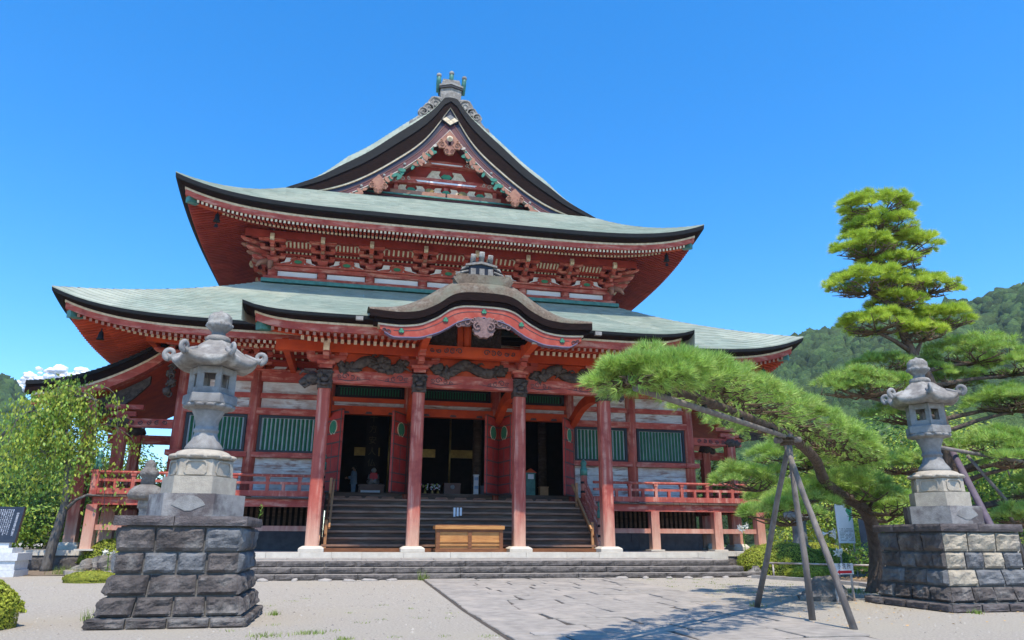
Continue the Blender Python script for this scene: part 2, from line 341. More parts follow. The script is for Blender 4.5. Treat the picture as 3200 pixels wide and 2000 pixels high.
def eaves(S, owner, sides, D, spacing, indiv, skip=0., sideD=None, bandsides=True):
    e1, e2, e3, e4 = S.E
    for S.half in ((-1, 1) if getattr(S, 'gap', 0) else (0,)):
        m = MB(); S.bands(m, [(0, 0.015), (.02, -e1), (.12, -e1-.03)], 0, bandsides); part('copper_edge', m, BE, owner)
        m = MB(); S.bands(m, [(.11, -e1-.02), (.30, -e2), (.44, -e2-.02)], 0, bandsides); part('layered_eave_edge', m, BK, owner)
        m = MB(); S.bands(m, [(.40, -e2), (.40, -e3), (.46, -e3)], 0, bandsides); part('cream_strip', m, CR, owner)
        m = MB(); S.bands(m, [(.43, -e3+.02), (.44, -e4), (.62, -e4)], 0, bandsides); part('fascia_board', m, RF, owner)
        f0, f1 = S.fly
        m = MB(); S.bands(m, [(.45, f0+.12), (1.75, f1+.12)], 0, bandsides)
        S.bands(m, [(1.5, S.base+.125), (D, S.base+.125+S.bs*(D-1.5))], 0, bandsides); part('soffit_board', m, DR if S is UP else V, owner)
        m = MB(); S.bands(m, [(1.52, S.base+.16), (1.50, S.base+.30), (1.66, S.base+.30), (1.66, S.base+.14)], 0, bandsides); part('eave_batten', m, RC, owner)
    st = MB()
    def raft(x, d0, d1, zc0, zc1, side, kind):
        lim = (S.Xe if not side else S.L)-abs(x)-.12
        if d1 > lim:
            if lim-d0 < .25: return
            zc1 = zc0+(zc1-zc0)*(lim-d0)/(d1-d0); d1 = lim
        def pt(d, zc):
            if side: return Vector(S.S(side, x/(S.L-d), d, zc))
            return Vector(S.F(x/(S.Xe-d), d, zc))
        p, q = pt(d0, zc0), pt(d1, zc1)
        w, h = (.115, .17) if kind else (.10, .13)
        if not side and indiv(x):
            v = q-p; o = link('rafter' if kind else 'flying_rafter', RAF_BM if kind else RAF_FM, owner, p, (math.atan2(v.z, v.y), 0, 0), (1, v.length, 1))
        else: st.beam(p, q, w, h, 0, 1)
    n = int(2*S.Xe/spacing)
    for k in range(n+1):
        x = -n*spacing/2+k*spacing
        if abs(x) < skip: continue
        raft(x, .5, 1.75, f0, f1, 0, 0); raft(x, 1.5, D, S.base, S.base+S.bs*(D-1.5), 0, 1)
    for sg in sides:
        n = int(2*S.L/spacing)
        for k in range(n//2+1):
            x = -n*spacing/2+k*spacing
            raft(x, .5, 1.75, f0, f1, sg, 0); raft(x, 1.5, sideD or D, S.base, S.base+S.bs*((sideD or D)-1.5), sg, 1)
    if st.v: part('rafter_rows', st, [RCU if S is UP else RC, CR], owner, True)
    # hip rafters with dark end caps
    if bandsides:
        for sg in (-1, 1):
            h = MB(); a = Vector(S.F(sg*1., .75, -e4-.06)); b = Vector(S.F(sg*1., D-.2, S.base+.05+S.bs*(D-1.7)))
            h.beam(a, b, .26, .32); part('hip_rafter', h, V, owner)
            h = MB(); dv = (a-b).normalized(); h.beam(a+dv*.28, a-dv*.22, .31, .37); part('hip_rafter_cap', h, CG, owner)

# ---- upper roof
CU2 = CU.copy(); CU2.name = 'copper_patina_sheet'; _h = [n for n in CU2.node_tree.nodes if n.type == 'NEW_GEOMETRY'][0]; _oi = CU2.node_tree.nodes.new('ShaderNodeObjectInfo')
for l in list(_h.outputs['Random Per Island'].links): CU2.node_tree.links.new(_oi.outputs['Random'], l.to_socket)
m = MB(); shingles(m, UP.roofF, 24, .42)
for sg in (-1, 1): shingles(m, lambda u, v, sg=sg: UP.roofS(sg, u, v), 16, .6)
upper = part('upper_roof', m, CU, hall)
eaves(UP, upper, (-1, 1), 4.0, .2, lambda x: False)
GT = [(0, 27.36), (.42, 27.28)]+smoothT([(.45, 27.22), (1.06, 26.34), (2.0, 25.4), (3.16, 24.38), (4.71, 23.0), (6.2, 21.92), (7.4, 21.06), (9.13, 20.17)], 8)
def zg(x): return interp(abs(x), GT)
m = MB()
for sg in (-1, 1):
    L0 = [0]
    for a, b in zip(GT, GT[1:]): L0.append(L0[-1]+math.hypot(b[0]-a[0], b[1]-a[1]))
    LT = [(l, g[0]) for l, g in zip(L0, GT)]
    def gf(u, v, sg=sg):
        x = interp((1-v)*L0[-1], LT); y = 10+24*u**2.2
        return (sg*x, y, zg(x)+1.2*min(1, .25+x/2.6)*min(1, (9.13-x)/3.2)*(1-math.exp(-(y-10)/.65)))
    n = 44
    for i in range(n):
        us = [0, .09, .16, .22, .27, .33]+[.33+.67*k/24 for k in range(1, 25)]
        for u0, u1 in zip(us, us[1:]):
            e = .03+U(0, .012); p = [Vector(gf(u0, i/n)), Vector(gf(u1, i/n)), Vector(gf(u1, min(1, (i+1.1)/n))), Vector(gf(u0, min(1, (i+1.1)/n)))]
            p[0].z += e; p[1].z += e
            m.add(p+[p[0]-Vector((0, 0, e+.01)), p[1]-Vector((0, 0, e+.01))], [(0, 1, 2, 3), (4, 5, 1, 0)])
part('gable_shingles', m, CU, upper, True)
m = MB(); shingles(m, lambda u, v: ((2*u-1)*(9.0-2.2*v), 10+2.3*v, 20.17+1.28*v), 9, .42); part('gable_skirt_shingles', m, CU, upper, True)
# verge of the gable: stacked boards
xs = [x*.19 for x in range(0, 49)]; xs[-1] = 9.13
CZ = [(0, 26.66), (1.49, 24.18), (3.45, 22.35), (5.36, 21.0), (7.02, 20.28), (9.13, 19.72)]
CZ = smoothT(CZ, 6); IZ = smoothT([(0, 25.17), (1.45, 23.38), (3.02, 21.98), (5.55, 20.32), (7.2, 19.5), (9.13, 18.9)], 6)
def gcurve(fr, lim=9.13):
    o = []
    for x in [-q for q in reversed(xs)]+xs[1:]:
        if abs(x) <= lim+1e-6: o.append((x, zg(x)-fr(abs(x))))
    return o
fc = lambda x: zg(x)-interp(x, CZ); fi = lambda x: zg(x)-interp(x, IZ)
gable = MB()
g = MB(); g.band(gcurve(lambda x: -.02), gcurve(lambda x: fc(x)*.36), 10.0, 10.5); gable = part('gable_verge', g, BE, upper)
g = MB(); g.band(gcurve(lambda x: fc(x)*.345), gcurve(lambda x: fc(x)*.90), 10.06, 10.6); part('gable_eave_layers', g, BK, upper)
g = MB(); g.band(gcurve(lambda x: fc(x)*.895), gcurve(lambda x: fc(x)*.965), 10.09, 10.7); part('gable_cream_strip', g, CR, upper)
g = MB(); g.band(gcurve(lambda x: fc(x)*.98), gcurve(lambda x: fc(x)+.42*(fi(x)-fc(x))), 10.18, 10.8, 0); part('gable_navy_board', g, NV, upper)
g = MB(); g.band(gcurve(lambda x: fc(x)+.40*(fi(x)-fc(x))), gcurve(fi), 10.14, 10.4, 0)
g.band(gcurve(lambda x: fc(x)+.50*(fi(x)-fc(x))), gcurve(lambda x: fc(x)+.52*(fi(x)-fc(x))), 10.115, 10.15, 1); part('bargeboard', g, [PU, PK], upper)
g = MB(); g.band(gcurve(lambda x: fi(x)-.01), gcurve(lambda x: fi(x)+.04), 10.10, 10.42); part('bargeboard_white_edge', g, CW, upper)
for sg in (-1, 1):                                              # round studs on the bargeboard
    for x in (2.6, 3.75, 5.0, 6.2):
        q = MB(); z = zg(x)-fc(x)-.72*(fi(x)-fc(x)); q.lathe([(.09, 0), (.08, .05), (.03, .08)], (0, 0, 0), 10); q.v = [(sg*x+a, 10.14-c, z+b) for a, b, c in q.v]; part('stud', q, ST, upper)
g = MB()
PY = 12.25
poly = [p for p in gcurve(lambda x: fi(x)-1.35, 8.2)]
g.plate([(-8.2, 19.8)]+poly+[(8.2, 19.8)], PY, PY+.2); ped = part('pediment_wall', g, DR, hall)
g = MB(); g.band(gcurve(lambda x: fi(x)-.12, 8.6), gcurve(lambda x: fi(x)-.04, 8.6), 10.4, PY); part('gable_soffit', g, PU, upper)
def scroll(mb, c, r, y, rad=.05, sgn=1, a0=0., m=0, turns=1.3):
    mb.tube([(x, y, z) for x, z in spiral(c, r, turns, a0, sgn)], [rad*(1-.5*k/16) for k in range(17)], 6, m)
def lobed(c, w, h, n=22, lobes=5, depth=.16):                    # scalloped outline
    return [(c[0]+w*math.cos(t)*(1+depth*math.cos(lobes*2*t)), c[1]+h*math.sin(t)*(1+depth*math.cos(lobes*2*t))) for t in (2*math.pi*k/n for k in range(n))]
# rainbow beams and frog-leg struts of the pediment
for z, hw, hh in ((22.42, 3.6, .42), (23.72, 1.9, .32)):
    g = MB(); n = 24; up = [(hw*(2*k/n-1), z+hh*.9-.30*hh*abs(2*k/n-1)**3) for k in range(n+1)]; lo = [(x, zz-hh) for x, zz in up]
    g.band(up, lo, PY-.32, PY+.02); part('rainbow_beam', g, RF, ped)
    g = MB(); g.band([(hw*.52*(2*k/8-1), z+hh*.36) for k in range(9)], [(hw*.48*(2*k/8-1), z+hh*.12) for k in range(9)], PY-.345, PY-.31)
    part('beam_white_line', g, WP, ped)
    for sg in (-1, 1):
        g = MB()
        scroll(g, (sg*hw*.74, z+hh*.34), .17, PY-.34, .03, sg); scroll(g, (sg*hw*.63, z+hh*.50), .12, PY-.34, .025, -sg, 1.5); scroll(g, (sg*hw*.84, z+hh*.15), .10, PY-.34, .022, sg, 2.)
        part('beam_scroll', g, CW, ped, True)
for x, z, s in ((-2.1, 21.98, .8), (0, 21.98, .75), (2.1, 21.98, .8), (0, 23.02, 1.05)):
    for sg in (-1, 1):
        g = MB(); g.plate([(x+sg*.25*s, z-.15*s), (x+sg*1.2*s, z-.2*s), (x+sg*1.05*s, z+.05*s), (x+sg*.85*s, z+.34*s), (x+sg*.35*s, z+.36*s), (x+sg*.45*s, z+.12*s)], PY-.16, PY-.02)
        part('frieze_panel', g, CR, ped)
    g = MB(); g.plate(lobed((x, z-.02), .30*s, .17*s, 20, 3, .1), PY-.24, PY-.05); part('carved_crest', g, GN, ped)
for sg in (-1, 1):
    g = MB(); g.plate(lobed((sg*1.0, 21.95), .25, .15), PY-.3, PY-.05); part('gilt_carving', g, GOLD, ped)
    g = MB(); g.bb(sg*1.7-1.65, sg*1.7+1.65, PY-.45, PY-.02, 21.50, 21.78); part('sill_plank', g, PK, ped)
g = MB(); g.bb(-6.6, 6.6, PY-.4, PY-.1, 21.3, 21.52); part('sill_plank', g, PU, ped)
g = MB(); g.bb(-5.0, 5.0, PY-.52, PY-.3, 21.42, 21.5); part('copper_flashing', g, CG, ped)
for sg in (-1, 0, 1):
    g = MB(); g.bb(sg*3.0-.12, sg*3.0+.12, PY-.2, PY, 21.7, 22.3); part('strut', g, RF, ped)
ped.location = ped.location+Vector((0, -.95, -.56))
# gegyo pendants
def pendant(x, z, s, mat2, owner, y=9.98, wing=True):
    g = MB(); g.plate([(x-.62*s, z+.05*s), (x, z+.75*s), (x+.62*s, z+.05*s), (x+.34*s, z-.1*s), (x+.30*s, z-.55*s), (x-.30*s, z-.55*s), (x-.34*s, z-.1*s)], y, y+.16)
    o = part('gable_pendant', g, PK, owner)
    g = MB(); g.plate(lobed((x, z-.78*s), .36*s, .30*s, 30, 4, .08), y-.05, y+.12)
    for sg in (-1, 1):
        g.plate(lobed((x+sg*.52*s, z-.35*s), .30*s, .28*s, 24, 3, .12), y-.03, y+.10)
        scroll(g, (x+sg*.52*s, z-.33*s), .2*s, y-.06, .035*s, sg); scroll(g, (x+sg*.18*s, z-.82*s), .15*s, y-.08, .03*s, sg)
    part('pendant_scroll', g, PK, o) if owner.parent is None else part('pendant_scroll', g, PK, owner)
    return o
pendant(0, 24.35, .90, PK, upper)
g = MB(); g.lathe([(.2, 0), (.2, .06), (.12, .09), (.09, .2), (.03, .26)], (0, 0, 0), 8); g.v = [(a, 9.98-c, 24.45+b) for a, b, c in g.v]; part('pendant_boss', g, CR, upper)
g = MB(); g.bb(-.07, .07, 9.94, 10.0, 23.55, 24.2); g.plate([(-.28, 24.3), (.28, 24.3), (.07, 24.0), (-.07, 24.0)], 9.94, 10.); part('pendant_key', g, PU, upper)
for sg in (-1, 1):
    pendant(sg*4.05, 21.12, .66, PK, upper, 10.0)
    for x0, x1 in ((.75, 2.15), (2.65, 3.6), (4.6, 5.6)):        # leafy carved wings in turquoise, cream and pink
        n = int((x1-x0)/.16); mats = [TQ, CW, PK]
        g = MB(); rr = random.Random(int(x0*100))
        for k in range(n*3):
            x = x0+(x1-x0)*rr.random(); z = zg(x)-fi(x)-.12-.40*rr.random()
            w = .06+.07*rr.random(); a = rr.random()*6.28; mm = 0 if rr.random() < .5 else (1 if rr.random() < .12 else 2)
            pl = []
            for t in range(7):
                th = 2*math.pi*t/7; px, pz = w*2.0*math.cos(th), w*math.sin(th)
                pl.append((sg*x+px*math.cos(a)-pz*math.sin(a), z+px*math.sin(a)+pz*math.cos(a)))
            yy = 10.02+rr.random()*.12; g.plate(pl, yy, yy+.05, mm)
        part('gable_wing_carving', g, mats, upper)
# four-diamond crest
cc = (0, 25.78); w, h = .50, .36
g = MB(); g.plate([(cc[0]-w*1.15, cc[1]), (cc[0], cc[1]+h*1.2), (cc[0]+w*1.15, cc[1]), (cc[0], cc[1]-h*1.2)], 10.02, 10.12); crest = part('diamond_crest', g, BL, upper)
for dx, dz, mm in ((0, .5, GREYP), (0, -.5, CR), (-.5, 0, CR), (.5, 0, CR)):
    g = MB(); k = .47; x, z = cc[0]+dx*w, cc[1]+dz*h; g.plate([(x-k*w, z), (x, z+k*h), (x+k*w, z), (x, z-k*h)], 9.98, 10.05); part('crest_diamond', g, mm, upper)
# ridge and ridge-end ornament
g = MB(); g.bb(-.42, .42, 10.9, 34, 27.3, 28.15); g.bb(-.52, .52, 10.8, 34, 28.15, 28.3); g.bb(-.36, .36, 10.9, 34, 28.3, 28.5); ridge = part('main_ridge', g, CU, upper)
g = MB(); g.plate([(-.62, 27.2), (-.66, 28.2), (-.5, 28.75), (.5, 28.75), (.66, 28.2), (.62, 27.2)], 10.15, 10.9); g.plate([(-.72, 28.0), (-.72, 28.1), (0, 28.32), (.72, 28.1), (.72, 28.0), (0, 28.2)], 10.05, 10.95, 1)
g.plate([(-.74, 28.14), (-.74, 28.26), (0, 28.5), (.74, 28.26), (.74, 28.14), (0, 28.36)], 10.02, 10.95, 2)
part('ridge_end_plate', g, [STR, BL, ST], ridge)
for x, z in ((-.76, 28.1), (0, 28.35), (.78, 28.1)):
    g = MB(); g.tube([(x, 10.6, z-.1), (x*1.02, 10.35, z+.35), (x*1.03, 10.1, z+.75)], [.13, .15, .14], 10); part('ridge_tube', g, CG, ridge)
    g = MB(); g.lathe([(.13, 0), (.16, .05), (.15, .18), (.06, .26)], (x*1.03, 10.1, z+.70), 10); part('ridge_tube_cap', g, ST, ridge)
g = MB(); g.tube([(0, 10.1, 29.1), (0, 10.1, 29.4)], [.03, .01], 6); part('ridge_rod', g, CG, ridge)
for sg in (-1, 1):                                              # scrolled wings sliding down the verge
    g = MB()
    for k, (x, r) in enumerate(((.88, .46), (1.28, .37), (1.62, .31))):
        z = zg(x)+.36+.05*k; g.plate(lobed((sg*x, z), r*1.1, r*1.05, 20, 3, .06), 10.12, 10.42); scroll(g, (sg*x, z), r*.82, 10.1, .06, sg, 1.2)
        scroll(g, (sg*(x+.05), z+.02), r*1.02, 10.12, .05, -sg, .4, turns=.9)
    pts = [(sg*x, zg(x)+o) for x, o in ((1.4, .3), (1.7, .6), (1.95, .48), (2.2, .36), (2.36, .52), (2.46, .46), (2.42, -.1), (2.0, -.08), (1.5, -.1))]
    g.plate(pts, 10.14, 10.45)
    for k in range(5): g.tube([(sg*(1.45+.16*k), 10.12, zg(1.45+.16*k)+.30-.05*k), (sg*(1.6+.15*k), 10.11, zg(1.6+.15*k)-.02)], .018, 5)
    part('ridge_wing', g, STR, ridge)
    g = MB(); g.plate([(sg*2.02, zg(2.02)-.05), (sg*2.36, zg(2.3)+.32), (sg*2.42, zg(2.4)+.1), (sg*2.38, zg(2.38)-.1)], 10.2, 10.6); part('ridge_wing_foot', g, CG, ridge)

# ---- upper storey wall
UC = (9.17, 6.67, 4.19, 1.37); UX = sorted([-x for x in UC]+list(UC)); YU = 8.75
g = MB(); g.bb(-9.25, 9.25, YU+.05, YU+.25, 14.0, 17.6)
for sg in (-1, 1): g.bb(sg*9.2-.1, sg*9.2+.1, YU, 36, 13.6, 17.6)
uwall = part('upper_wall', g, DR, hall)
g = MB(); g.bb(-9.55, 9.55, YU-.42, YU+.05, 14.06, 14.30); part('base_rail', g, RF, uwall)
g = MB(); g.bb(-9.42, 9.42, YU-.22, YU+.05, 14.72, 14.94); part('tie_beam', g, RF, uwall)
g = MB(); g.bb(-9.6, 9.6, YU-.36, YU+.05, 14.94, 15.04); part('ledge', g, RF, uwall)
for x in UX:
    g = MB(); g.lathe([(.23, 14.3), (.23, 14.72)], (x, YU-.1, 0), 14); part('column_stub', g, RF, uwall)
for a, b in zip(UX, UX[1:]):
    g = MB(); g.bb(a+.22, b-.22, YU-.03, YU+.06, 14.30, 14.45); part('panel_rail', g, RF, uwall)
    g = MB(); g.bb(a+.26, b-.26, YU-.06, YU+.02, 14.44, 14.70); part('white_panel', g, WP, uwall)
def frieze(a, b, y, z, h, owner):                                 # frog-leg strut between bracket sets, white field beside it
    c = (a+b)/2; w = (b-a)/2-.32
    g = MB(); g.plate([(c-w, z), (c+w, z), (c+w*.94, z+.14*h), (c+w*.74, z+.34*h), (c+w*.66, z+h), (c-w*.66, z+h), (c-w*.74, z+.34*h), (c-w*.94, z+.14*h)], y+.03, y+.06); part('frieze_panel', g, WP, owner)
    for sg in (-1, 1):
        g = MB(); g.tube([(c+sg*.10, y, z+.97*h), (c+sg*.26, y-.01, z+.90*h), (c+sg*.36, y-.01, z+.62*h), (c+sg*.33, y-.01, z+.42*h), (c+sg*.42, y-.01, z+.18*h), (c+sg*w*.62, y, z+.12*h), (c+sg*w*.85, y, z+.05*h)], [.07, .075, .055, .05, .055, .045, .02], 6); part('frog_leg_strut', g, RF, owner)
    g = MB(); g.plate([(c-.3, z), (c+.3, z), (c+.34, z+.5*h), (c+.2, z+.95*h), (c-.2, z+.95*h), (c-.34, z+.5*h)], y+.005, y+.03); part('strut_board', g, RF, owner)
    g = MB(); n = 14; g.plate([(c+.20*math.cos(2*math.pi*k/n), z+.36*h+.24*h*math.sin(2*math.pi*k/n)) for k in range(n)], y-.04, y+.02); part('green_boss', g, GN, owner)
for a, b in zip(UX, UX[1:]): frieze(a, b, YU-.28, 15.05, .40, uwall)
def bracket_mesh(sz=1.):
    g = MB(); z = 0
    def blk(x, y, zz, s=.26, h=.16): g.bb(x-s/2, x+s/2, y-s/2, y+s/2, zz+h*.4, zz+h); g.add([(x-s*.34, y-s*.34, zz), (x+s*.34, y-s*.34, zz), (x+s*.34, y+s*.34, zz), (x-s*.34, y+s*.34, zz), (x-s/2, y-s/2, zz+h*.4), (x+s/2, y-s/2, zz+h*.4), (x+s/2, y+s/2, zz+h*.4), (x-s/2, y+s/2, zz+h*.4)], [(0,3,2,1),(0,1,5,4),(1,2,6,5),(2,3,7,6),(3,0,4,7)])
    blk(0, -.25, 0, .52, .24)
    def arm(y, zz, hl, h=.15, t=.17):
        g.plate([(-hl, zz+h*.5), (-hl*.8, zz), (hl*.8, zz), (hl, zz+h*.5), (hl, zz+h), (-hl, zz+h)], y-t/2, y+t/2)
    arm(-.30, .22, .58); g.bb(-.09, .09, -.85, 0, .22, .37)
    for x in (-.48, 0, .48): blk(x, -.30, .36)
    blk(0, -.76, .36)
    arm(-.76, .50, .62); g.bb(-.09, .09, -1.3, 0, .50, .65)
    for x in (-.52, 0, .52): blk(x, -.76, .64)
    blk(0, -1.25, .64); arm(-1.28, .78, .68)
    for x in (-.56, .56): blk(x, -1.28, .80, .24, .12)
    g.plate([(-1.55, .80), (-1.62, .92), (-1.58, 1.12), (-1.2, 1.12), (-1.2, .80)], -.10, .10, 1, ax='x')
    g.plate([(-1.05, .42), (-1.14, .50), (-1.08, .66), (-.7, .62), (-.7, .42)], -.09, .09, 2, ax='x')
    return g.mesh('bracket_set', [RF, CR, PK])
BR = bracket_mesh()
def cove(a, b, y, z, owner, k=1.):
    n = 7; m0 = a+.66; m1 = b-.66
    g = MB(); g.add([(a+.3, y-.05, z+.28), (b-.3, y-.05, z+.28), (b-.3, y-.42, z+.52), (a+.3, y-.42, z+.52)], [(0, 1, 2, 3)])
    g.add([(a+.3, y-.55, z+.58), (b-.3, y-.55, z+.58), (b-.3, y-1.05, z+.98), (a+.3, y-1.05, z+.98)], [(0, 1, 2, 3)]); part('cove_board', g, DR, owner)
    for i in range(n):
        x = m0+(m1-m0)*i/(n-1)
        g = MB(); g.beam((x, y-.30, z+.50), (x, y-.44, z+.64), .09, .05); part('cove_rib', g, CR, owner)
        g = MB(); g.beam((x, y-.66, z+.66), (x, y-1.03, z+.95), .09, .05); part('cove_rib', g, CR, owner)
    for x, sg in ((m0, 1), (m1, -1)):
        g = MB(); g.beam((x-sg*.05, y-1.0, z+.93), (x+sg*.28, y-1.03, z+1.03), .06, .06); part('cove_brace', g, CR, owner)
    g = MB(); g.bb(a+.45, b-.45, y-.44, y-.30, z+.42, z+.50); g.bb(a+.5, b-.5, y-.80, y-.64, z+.62, z+.70); part('cove_rail', g, DR, owner)
for x in UX: link('bracket_set', BR, uwall, (x, YU-.05, 15.04))
for a, b in zip(UX, UX[1:]): cove(a, b, YU-.05, 15.04, uwall)
g = MB(); g.bb(-10.5, 10.5, YU-1.48, YU-1.2, 15.98, 16.36); gy = part('eave_purlin', g, DR, uwall)
for sg in (-1, 1):
    g = MB(); g.bb(sg*10.35-.14, sg*10.35+.14, YU-1.4, 36, 15.98, 16.36); part('eave_purlin', g, DR, uwall)
    for y in (11.5, 14.2, 17): link('bracket_set', BR, uwall, (sg*9.2, y, 15.04), (0, 0, sg*math.pi/2))
    for k, (z, L) in enumerate(((15.15, 1.5), (15.55, 1.9), (15.95, 2.3))):         # tail arms of the corner brackets
        a = Vector((sg*9.1, YU, z)); d = Vector((sg*.70, -.55, 0)); q = [a+d*t*L+Vector((0, 0, .10*(t-.75)**2*6 if t > .75 else 0)) for t in (0, .4, .75, .9, 1.)]
        g = MB(); g.tube(q, [.16, .16, .15, .13, .05], 6, 0); part('corner_tail', g, RF, uwall)
        d2 = Vector((sg*.95, -.12, 0)); q = [a+d2*t*L*.8+Vector((0, 0, .12*(t-.7)**2*8 if t > .7 else 0)) for t in (0, .4, .7, .9, 1.)]
        g = MB(); g.tube(q, [.15, .15, .14, .12, .05], 6, 0); part('corner_tail', g, PK, uwall)
    g = MB(); q = [(sg*9.2, YU-.1, 14.95), (sg*9.5, YU-.45, 15.05), (sg*9.75, YU-.75, 14.85), (sg*9.9, YU-.85, 14.6)]; g.tube(q, [.16, .17, .13, .06], 8)
    g.tube([(sg*9.25, YU-.45, 15.0), (sg*9.25, YU-.72, 14.9), (sg*9.25, YU-.74, 14.55)], [.14, .14, .09], 8); part('elephant_nose', g, PK, uwall)
    g = MB(); q = UP.F(sg*.93, 1.0, -.98); g.lathe([(.02, .1), (.03, 0), (.10, -.08), (.13, -.34), (.17, -.42)], q, 10); g.lathe([(.015, -.42), (.015, -.55)], q, 6); g.plate([(q[0]-.09, q[2]-.72), (q[0]+.09, q[2]-.72), (q[0]+.07, q[2]-.56), (q[0]-.07, q[2]-.56)], q[1]-.01, q[1]+.01); part('wind_bell', g, BE, uwall)

# ---- lower roof
m = MB()
def loF(u, v): return LO.roofF(u, v)
shingles(m, loF, 30, .44)
for sg in (-1, 1): shingles(m, lambda u, v, sg=sg: LO.roofS(sg, u, v), 22, .7)
lower = part('lower_roof', m, CU, hall)
eaves(LO, lower, (-1, 1), 4.2, .226, lambda x: 8.6 < abs(x) < 16, 7.5, 4.4)
g = MB(); g.bb(-9.62, 9.62, YU-.75, YU-.30, 13.86, 14.05); part('wall_flashing', g, CG, lower)
# ---- porch roof
def poF(u, v):
    x, y, z = PO.roofF(u, v); xe = PO.Xe-PO.dX*v; k = max(0, (abs(x)-(xe-1.0))); return (x, y, z-.42*k*k*min(1, v*2.2))
m = MB(); sheets = []; shingles(m, poF, 32, .42, 0, .033, .012, 7, sheets)
for sg in (-1, 1):
    u = 0 if sg < 0 else 1
    m.rings([[poF(u, v), (poF(u, v)[0]-sg*.05, poF(u, v)[1], poF(u, v)[2]-.75)] for v in [k/16 for k in range(17)]], 0, True, False, False)
porch = part('porch_roof', m, CU, hall); porch['kind'] = 'stuff'
for q in sheets[:300]: part('copper_sheet', q, CU2, porch)
class PorchSkirt(Skirt):
    def S(s, sg, q, d, dz):
        x, y, z = Skirt.S(s, sg, q, d, dz)
        return (x, y, z+.26*max(0, y-s.Yf-.4)) if q < .6 else (x, y, z+1.2)
PO.__class__ = PorchSkirt; PO.gap = 2.25/8.55
eaves(PO, porch, (), 3.1, .242, lambda x: True, 2.3)

# ---- karahafu: curved gable over the entrance
KT = smoothT([(0, 10.12), (.35, 10.115), (.85, 10.07), (1.25, 9.92), (1.63, 9.63), (1.95, 9.44), (2.35, 9.26), (2.9, 9.17), (3.4, 9.16), (4.16, 9.21)], 6)
KH = smoothT([(0, 10.86), (.85, 10.82), (1.45, 10.55), (2.2, 10.03), (3.05, 9.60), (4.25, 9.44)], 8)
kx = [k*.08 for k in range(53)]; kx[-1] = 4.16
KX = [-x for x in reversed(kx)]+kx[1:]
def kz(x): return interp(abs(x), KT)
def kh(x): return interp(abs(x), KH)
g = MB(); rows = [(-3.27, 0.), (-3.24, .25), (-3.10, .55), (-2.85, .82), (-2.4, 1.0), (-1.0, 1.35), (1.5, 1.9), (4.2, 2.4)]
def kp(x, y, t):
    z = kz(x)+(kh(x)-kz(x))*min(t, 1)
    return (x*(1+.02*t), y, z+max(0, t-1)*(.75 if abs(x) < 1.0 else .75*max(.2, 1-(abs(x)-1)/3.4)))
g.rings([[kp(x, y, t) for x in KX] for y, t in rows], 0, True, False, False)
kara = part('karahafu_roof', g, BARK, hall)
def kband(name, o0, o1, y0, y1, m, lim=4.16, w=1.):
    n = [x for x in KX if abs(x) <= lim]
    g = MB(); g.band([(x, kz(x)-o0(abs(x))) for x in n], [(x, kz(x)-o1(abs(x))) for x in n], y0, y1); return part(name, g, m, kara)
kband('karahafu_edge', lambda x: -.01, lambda x: .30-.06*x/4, -3.275, -2.6, BK)
kband('karahafu_edge', lambda x: .29-.06*x/4, lambda x: .47-.05*x/4, -3.17, -2.5, BK, 4.0)
kband('karahafu_cream_strip', lambda x: .46-.05*x/4, lambda x: .54-.05*x/4, -3.13, -2.5, CR, 3.86)
bo = lambda x: .52-.05*x/4; bi = lambda x: interp(x, [(0, .90), (.15, .96), (.6, 1.0), (1.3, 1.14), (2.0, 1.0), (2.75, .90), (3.3, .88), (3.8, .62)])
kband('karahafu_bargeboard', bo, bi, -3.12, -2.85, mat('bargeboard_red', (.36, .062, .042), (.28, .045, .032), 2, .75, .3, 20, stain=(.45, .15, .11), stscale=3, stamt=.4), 3.8)
kband('bargeboard_blue_edge', lambda x: bi(x)-.012, lambda x: bi(x)+.025, -3.14, -2.84, BLUE, 3.6)
kband('bargeboard_ink_line', lambda x: bo(x)+.38*(bi(x)-bo(x)), lambda x: bo(x)+.38*(bi(x)-bo(x))+.025, -3.128, -3.1, INK, 3.3)
for x in (-3.0, -1.42, 0, 1.42, 3.0):                            # three-leaf crests on the bargeboard
    z = kz(x)-bo(abs(x))-.45*(bi(abs(x))-bo(abs(x)))
    g = MB(); g.plate([(x+.105*math.cos(2*math.pi*k/18), z+.105*math.sin(2*math.pi*k/18)) for k in range(18)], -3.15, -3.1, 1)
    for k in range(3):
        a = math.pi/2+2*math.pi*k/3; cx, cz = x+.05*math.cos(a), z+.05*math.sin(a); g.plate([(cx+.045*math.cos(2*math.pi*j/9), cz+.045*math.sin(2*math.pi*j/9)) for j in range(9)], -3.165, -3.14, 0)
    part('bargeboard_crest', g, [GN, INK], kara)
for sg in (-1, 1):
    g = MB(); scroll(g, (sg*3.45, kz(3.45)-.72), .10, -3.13, .022, sg); scroll(g, (sg*3.62, kz(3.6)-.66), .07, -3.13, .02, -sg); part('bargeboard_scroll', g, INK, kara)
    g = MB(); g.bb(sg*4.5-.13, sg*4.5+.13, -3.0, -2.85, 8.86, 9.0); part('gutter_box', g, ST, kara)
g = MB(); g.plate([(-1.15, 10.72), (-1.0, 10.50), (1.0, 10.50), (1.15, 10.72), (1.0, 10.92), (-1.0, 10.92)], -3.05, -2.6); part('karahafu_crown', g, BARK, kara)
g = MB()                                                         # hanging carving of the karahafu
g.plate(lobed((0, 8.72), .40, .30, 36, 5, .07), -3.2, -3.0); g.plate([(-.5, 9.1), (-.2, 9.22), (0, 9.14), (.2, 9.22), (.5, 9.1), (.3, 8.8), (-.3, 8.8)], -3.16, -2.98)
